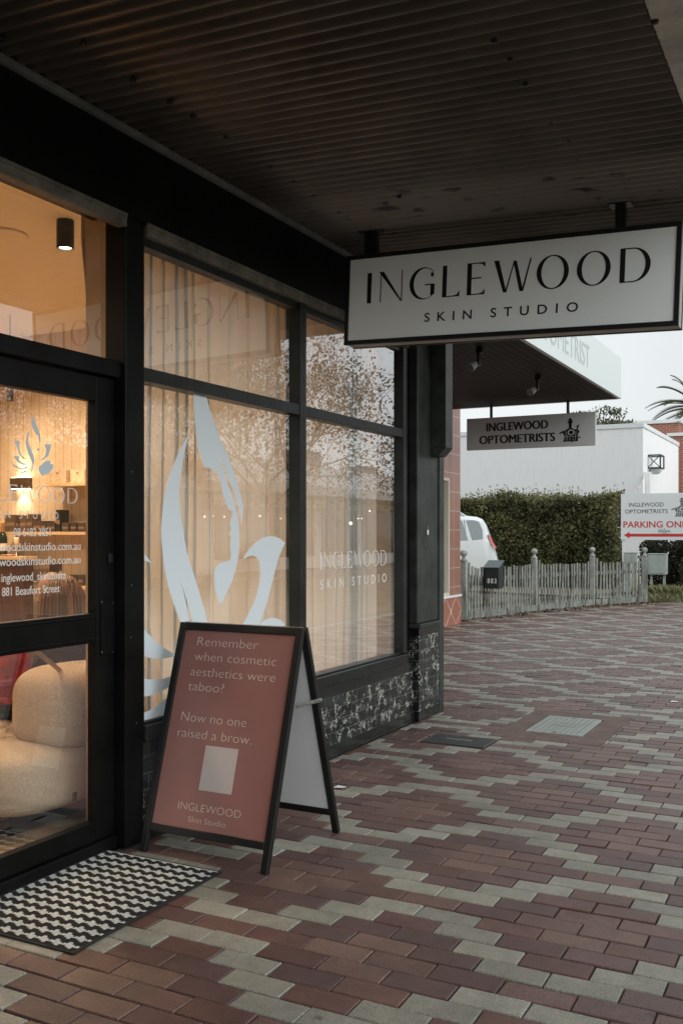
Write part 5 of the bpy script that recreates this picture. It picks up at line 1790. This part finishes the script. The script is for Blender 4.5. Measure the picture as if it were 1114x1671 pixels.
for k in range(3600):
    x, y = rw.gauss(-3.42, .20), rw.gauss(21.7, .28)
    if y < 21.0:
        continue
    h_ = rw.uniform(.06, .30) * (1.2 if y > 21.6 else .7)
    an = rw.random() * 6.28
    d_ = Vector((math.cos(an), math.sin(an), 0))
    ln = d_ * h_ * rw.uniform(.1, .8)
    w_ = d_.cross(Vector((0, 0, 1))) * .008
    p_ = Vector((x, y, -.01))
    col = pick(rw, [(.20, .20, .09), (.28, .26, .14), (.12, .14, .055), (.34, .31, .19)])
    b.add([p_ - w_, p_ + w_, p_ + ln * .5 + Vector((0, 0, h_ * .7)) + w_ * .6, p_ + ln + Vector((0, 0, h_))], [(0, 1, 2), (0, 2, 3)], col)
tag(b.build('weeds', M_LEAF), 'pale dry weeds and grass at the fence end', 'weeds', kind='stuff')
b = MB()
for k in range(260):
    s_ = rw.random()
    i = rw.randrange(3)
    p_ = FENCE[i].lerp(FENCE[i + 1], s_) + Vector((rw.uniform(.08, .4), rw.uniform(-.2, .1), .004))
    leaf_q(b, p_ + Vector((0, 0, rw.random() * .02)), rw.uniform(.03, .08), rw, pick(rw, [(.09, .06, .035), (.06, .045, .03), (.14, .10, .06)]), .6)
tag(b.build('leaf_litter', M_LEAF), 'brown dead leaves lying along the foot of the picket fence', 'leaf litter', kind='stuff')

# ------------------------------------------------------------------ the other side of the street (seen reflected in the glass)
op = thing('opposite_shops', 'row of white single storey shops across the road', 'shops', (14, 35, 0))
MB().box(14, 24, 28, 70, 0, 4.3).build('wall', mat('opposite_white', (.76, .78, .79), .7, var=.04, vscale=1), op)
b = MB()
for k in range(10):
    b.box(13.96, 13.995, 28.5 + k * 4, 31.9 + k * 4, .5, 2.5)
b.build('shop_windows', mat('dark_glass', (.03, .032, .034), .1), op)
MB().box(11.2, 13.99, 28, 70, 2.85, 3.2).build('awning', mat('opposite_awning', (.50, .52, .53), .6), op)
b = MB()
for y, h_ in ((37, .8), (43, .5)):
    b.box(15, 16.2, y, y + 1.3, 4.301, 4.3 + h_)
b.build('roof_plant', M_FLASH, op)
ob = thing('opposite_brick_shops', 'row of low brown brick shops across the road', 'shops', (14, 10, 0))
MB().box(14, 24, -12, 27.9, 0, 4.0).build('wall', mat('opposite_brown', (.38, .30, .24), .8, var=.2, vscale=1), ob)
MB().box(11.4, 13.99, -12, 27.9, 2.8, 3.1).build('awning', mat('opposite_awning_dark', (.28, .26, .24), .6), ob)
VMX = 2 * GX - 12.2      # mirror image of the plane the globes hang in
for (u, vv, r_) in ((334, 843, .035), (348, 842, .022), (366, 843, .03), (424, 842, .035), (458, 846, .028), (603, 834, .035), (572, 854, .07), (584, 846, .025), (590, 846, .025)):
    q = onX(u, vv, VMX)
    t = thing('street_lamp_globe', 'small lit globe lamp under the shop awnings across the road', 'lamp', (12.2, q.y, 2.8), 'lit globes across the road')
    MB().lathe((12.2, q.y, q.z), [(.02, -r_ * .95), (r_ * .8, -r_ * .6), (r_, 0), (r_ * .8, r_ * .6), (.02, r_ * .95)], 14).build('globe', emit('globe_glow', (1, .86, .66), 4), t, smooth=True)
    MB().tube([(12.2, q.y, q.z + r_), (12.2, q.y, 2.85)], .006, 6).build('cord', M_SIGNBLK, t)
def tree(x, y, h, spread, seed, nleaf, lab, lean=0):
    r_ = random.Random(seed)
    t = thing('street_tree', lab, 'tree', (x, y, 0), 'street trees across the road')
    w_, lf = MB(), MB()
    tips = []
    def grow(p_, d_, ln, rad, lev):
        q_ = p_ + d_ * ln * .5 + Vector((r_.gauss(0, .06), r_.gauss(0, .06), 0)) * ln
        e_ = p_ + d_ * ln
        w_.tube([p_, q_, e_], [rad, rad * .8, rad * .62], 6 if lev < 2 else 4, cap=False)
        if lev >= 2:
            for i in range(2 + lev):
                tips.append(p_.lerp(e_, r_.random()))
        if lev == 6:
            return
        for i in range(5 if lev == 0 else 3):
            az, ti = r_.random() * 6.28 if lev else i * 1.26 + r_.random() * .5, r_.uniform(.35, .95)
            o_ = d_.orthogonal().normalized()
            o_ = o_ * math.cos(az) + d_.cross(o_) * math.sin(az)
            nd = (d_ * math.cos(ti) + o_ * math.sin(ti) * spread + Vector((0, 0, .10))).normalized()
            grow(p_.lerp(e_, r_.uniform(.7, 1)), nd, ln * r_.uniform(.68, .86), rad * .62, lev + 1)
    grow(Vector((x, y, 0)), Vector((0, lean, 1)).normalized(), h * .21, .085, 0)
    for k in range(nleaf):
        p_ = r_.choice(tips) + Vector((r_.gauss(0, .30), r_.gauss(0, .30), r_.gauss(0, .30)))
        leaf_q(lf, p_, r_.uniform(.06, .13), r_, pick(r_, [(.17, .12, .045), (.11, .09, .04), (.20, .13, .05), (.09, .085, .04)]), .7)
    w_.build('trunk', M_BARK, t)
    lf.build('crown', M_LEAF, t)
tree(10.2, 26.0, 12.5, 1.25, 3, 17000, 'taller half bare autumn plane tree across the road')
tree(10.2, 20.2, 11.5, 1.25, 6, 15000, 'bushier brown leaved plane tree across the road')
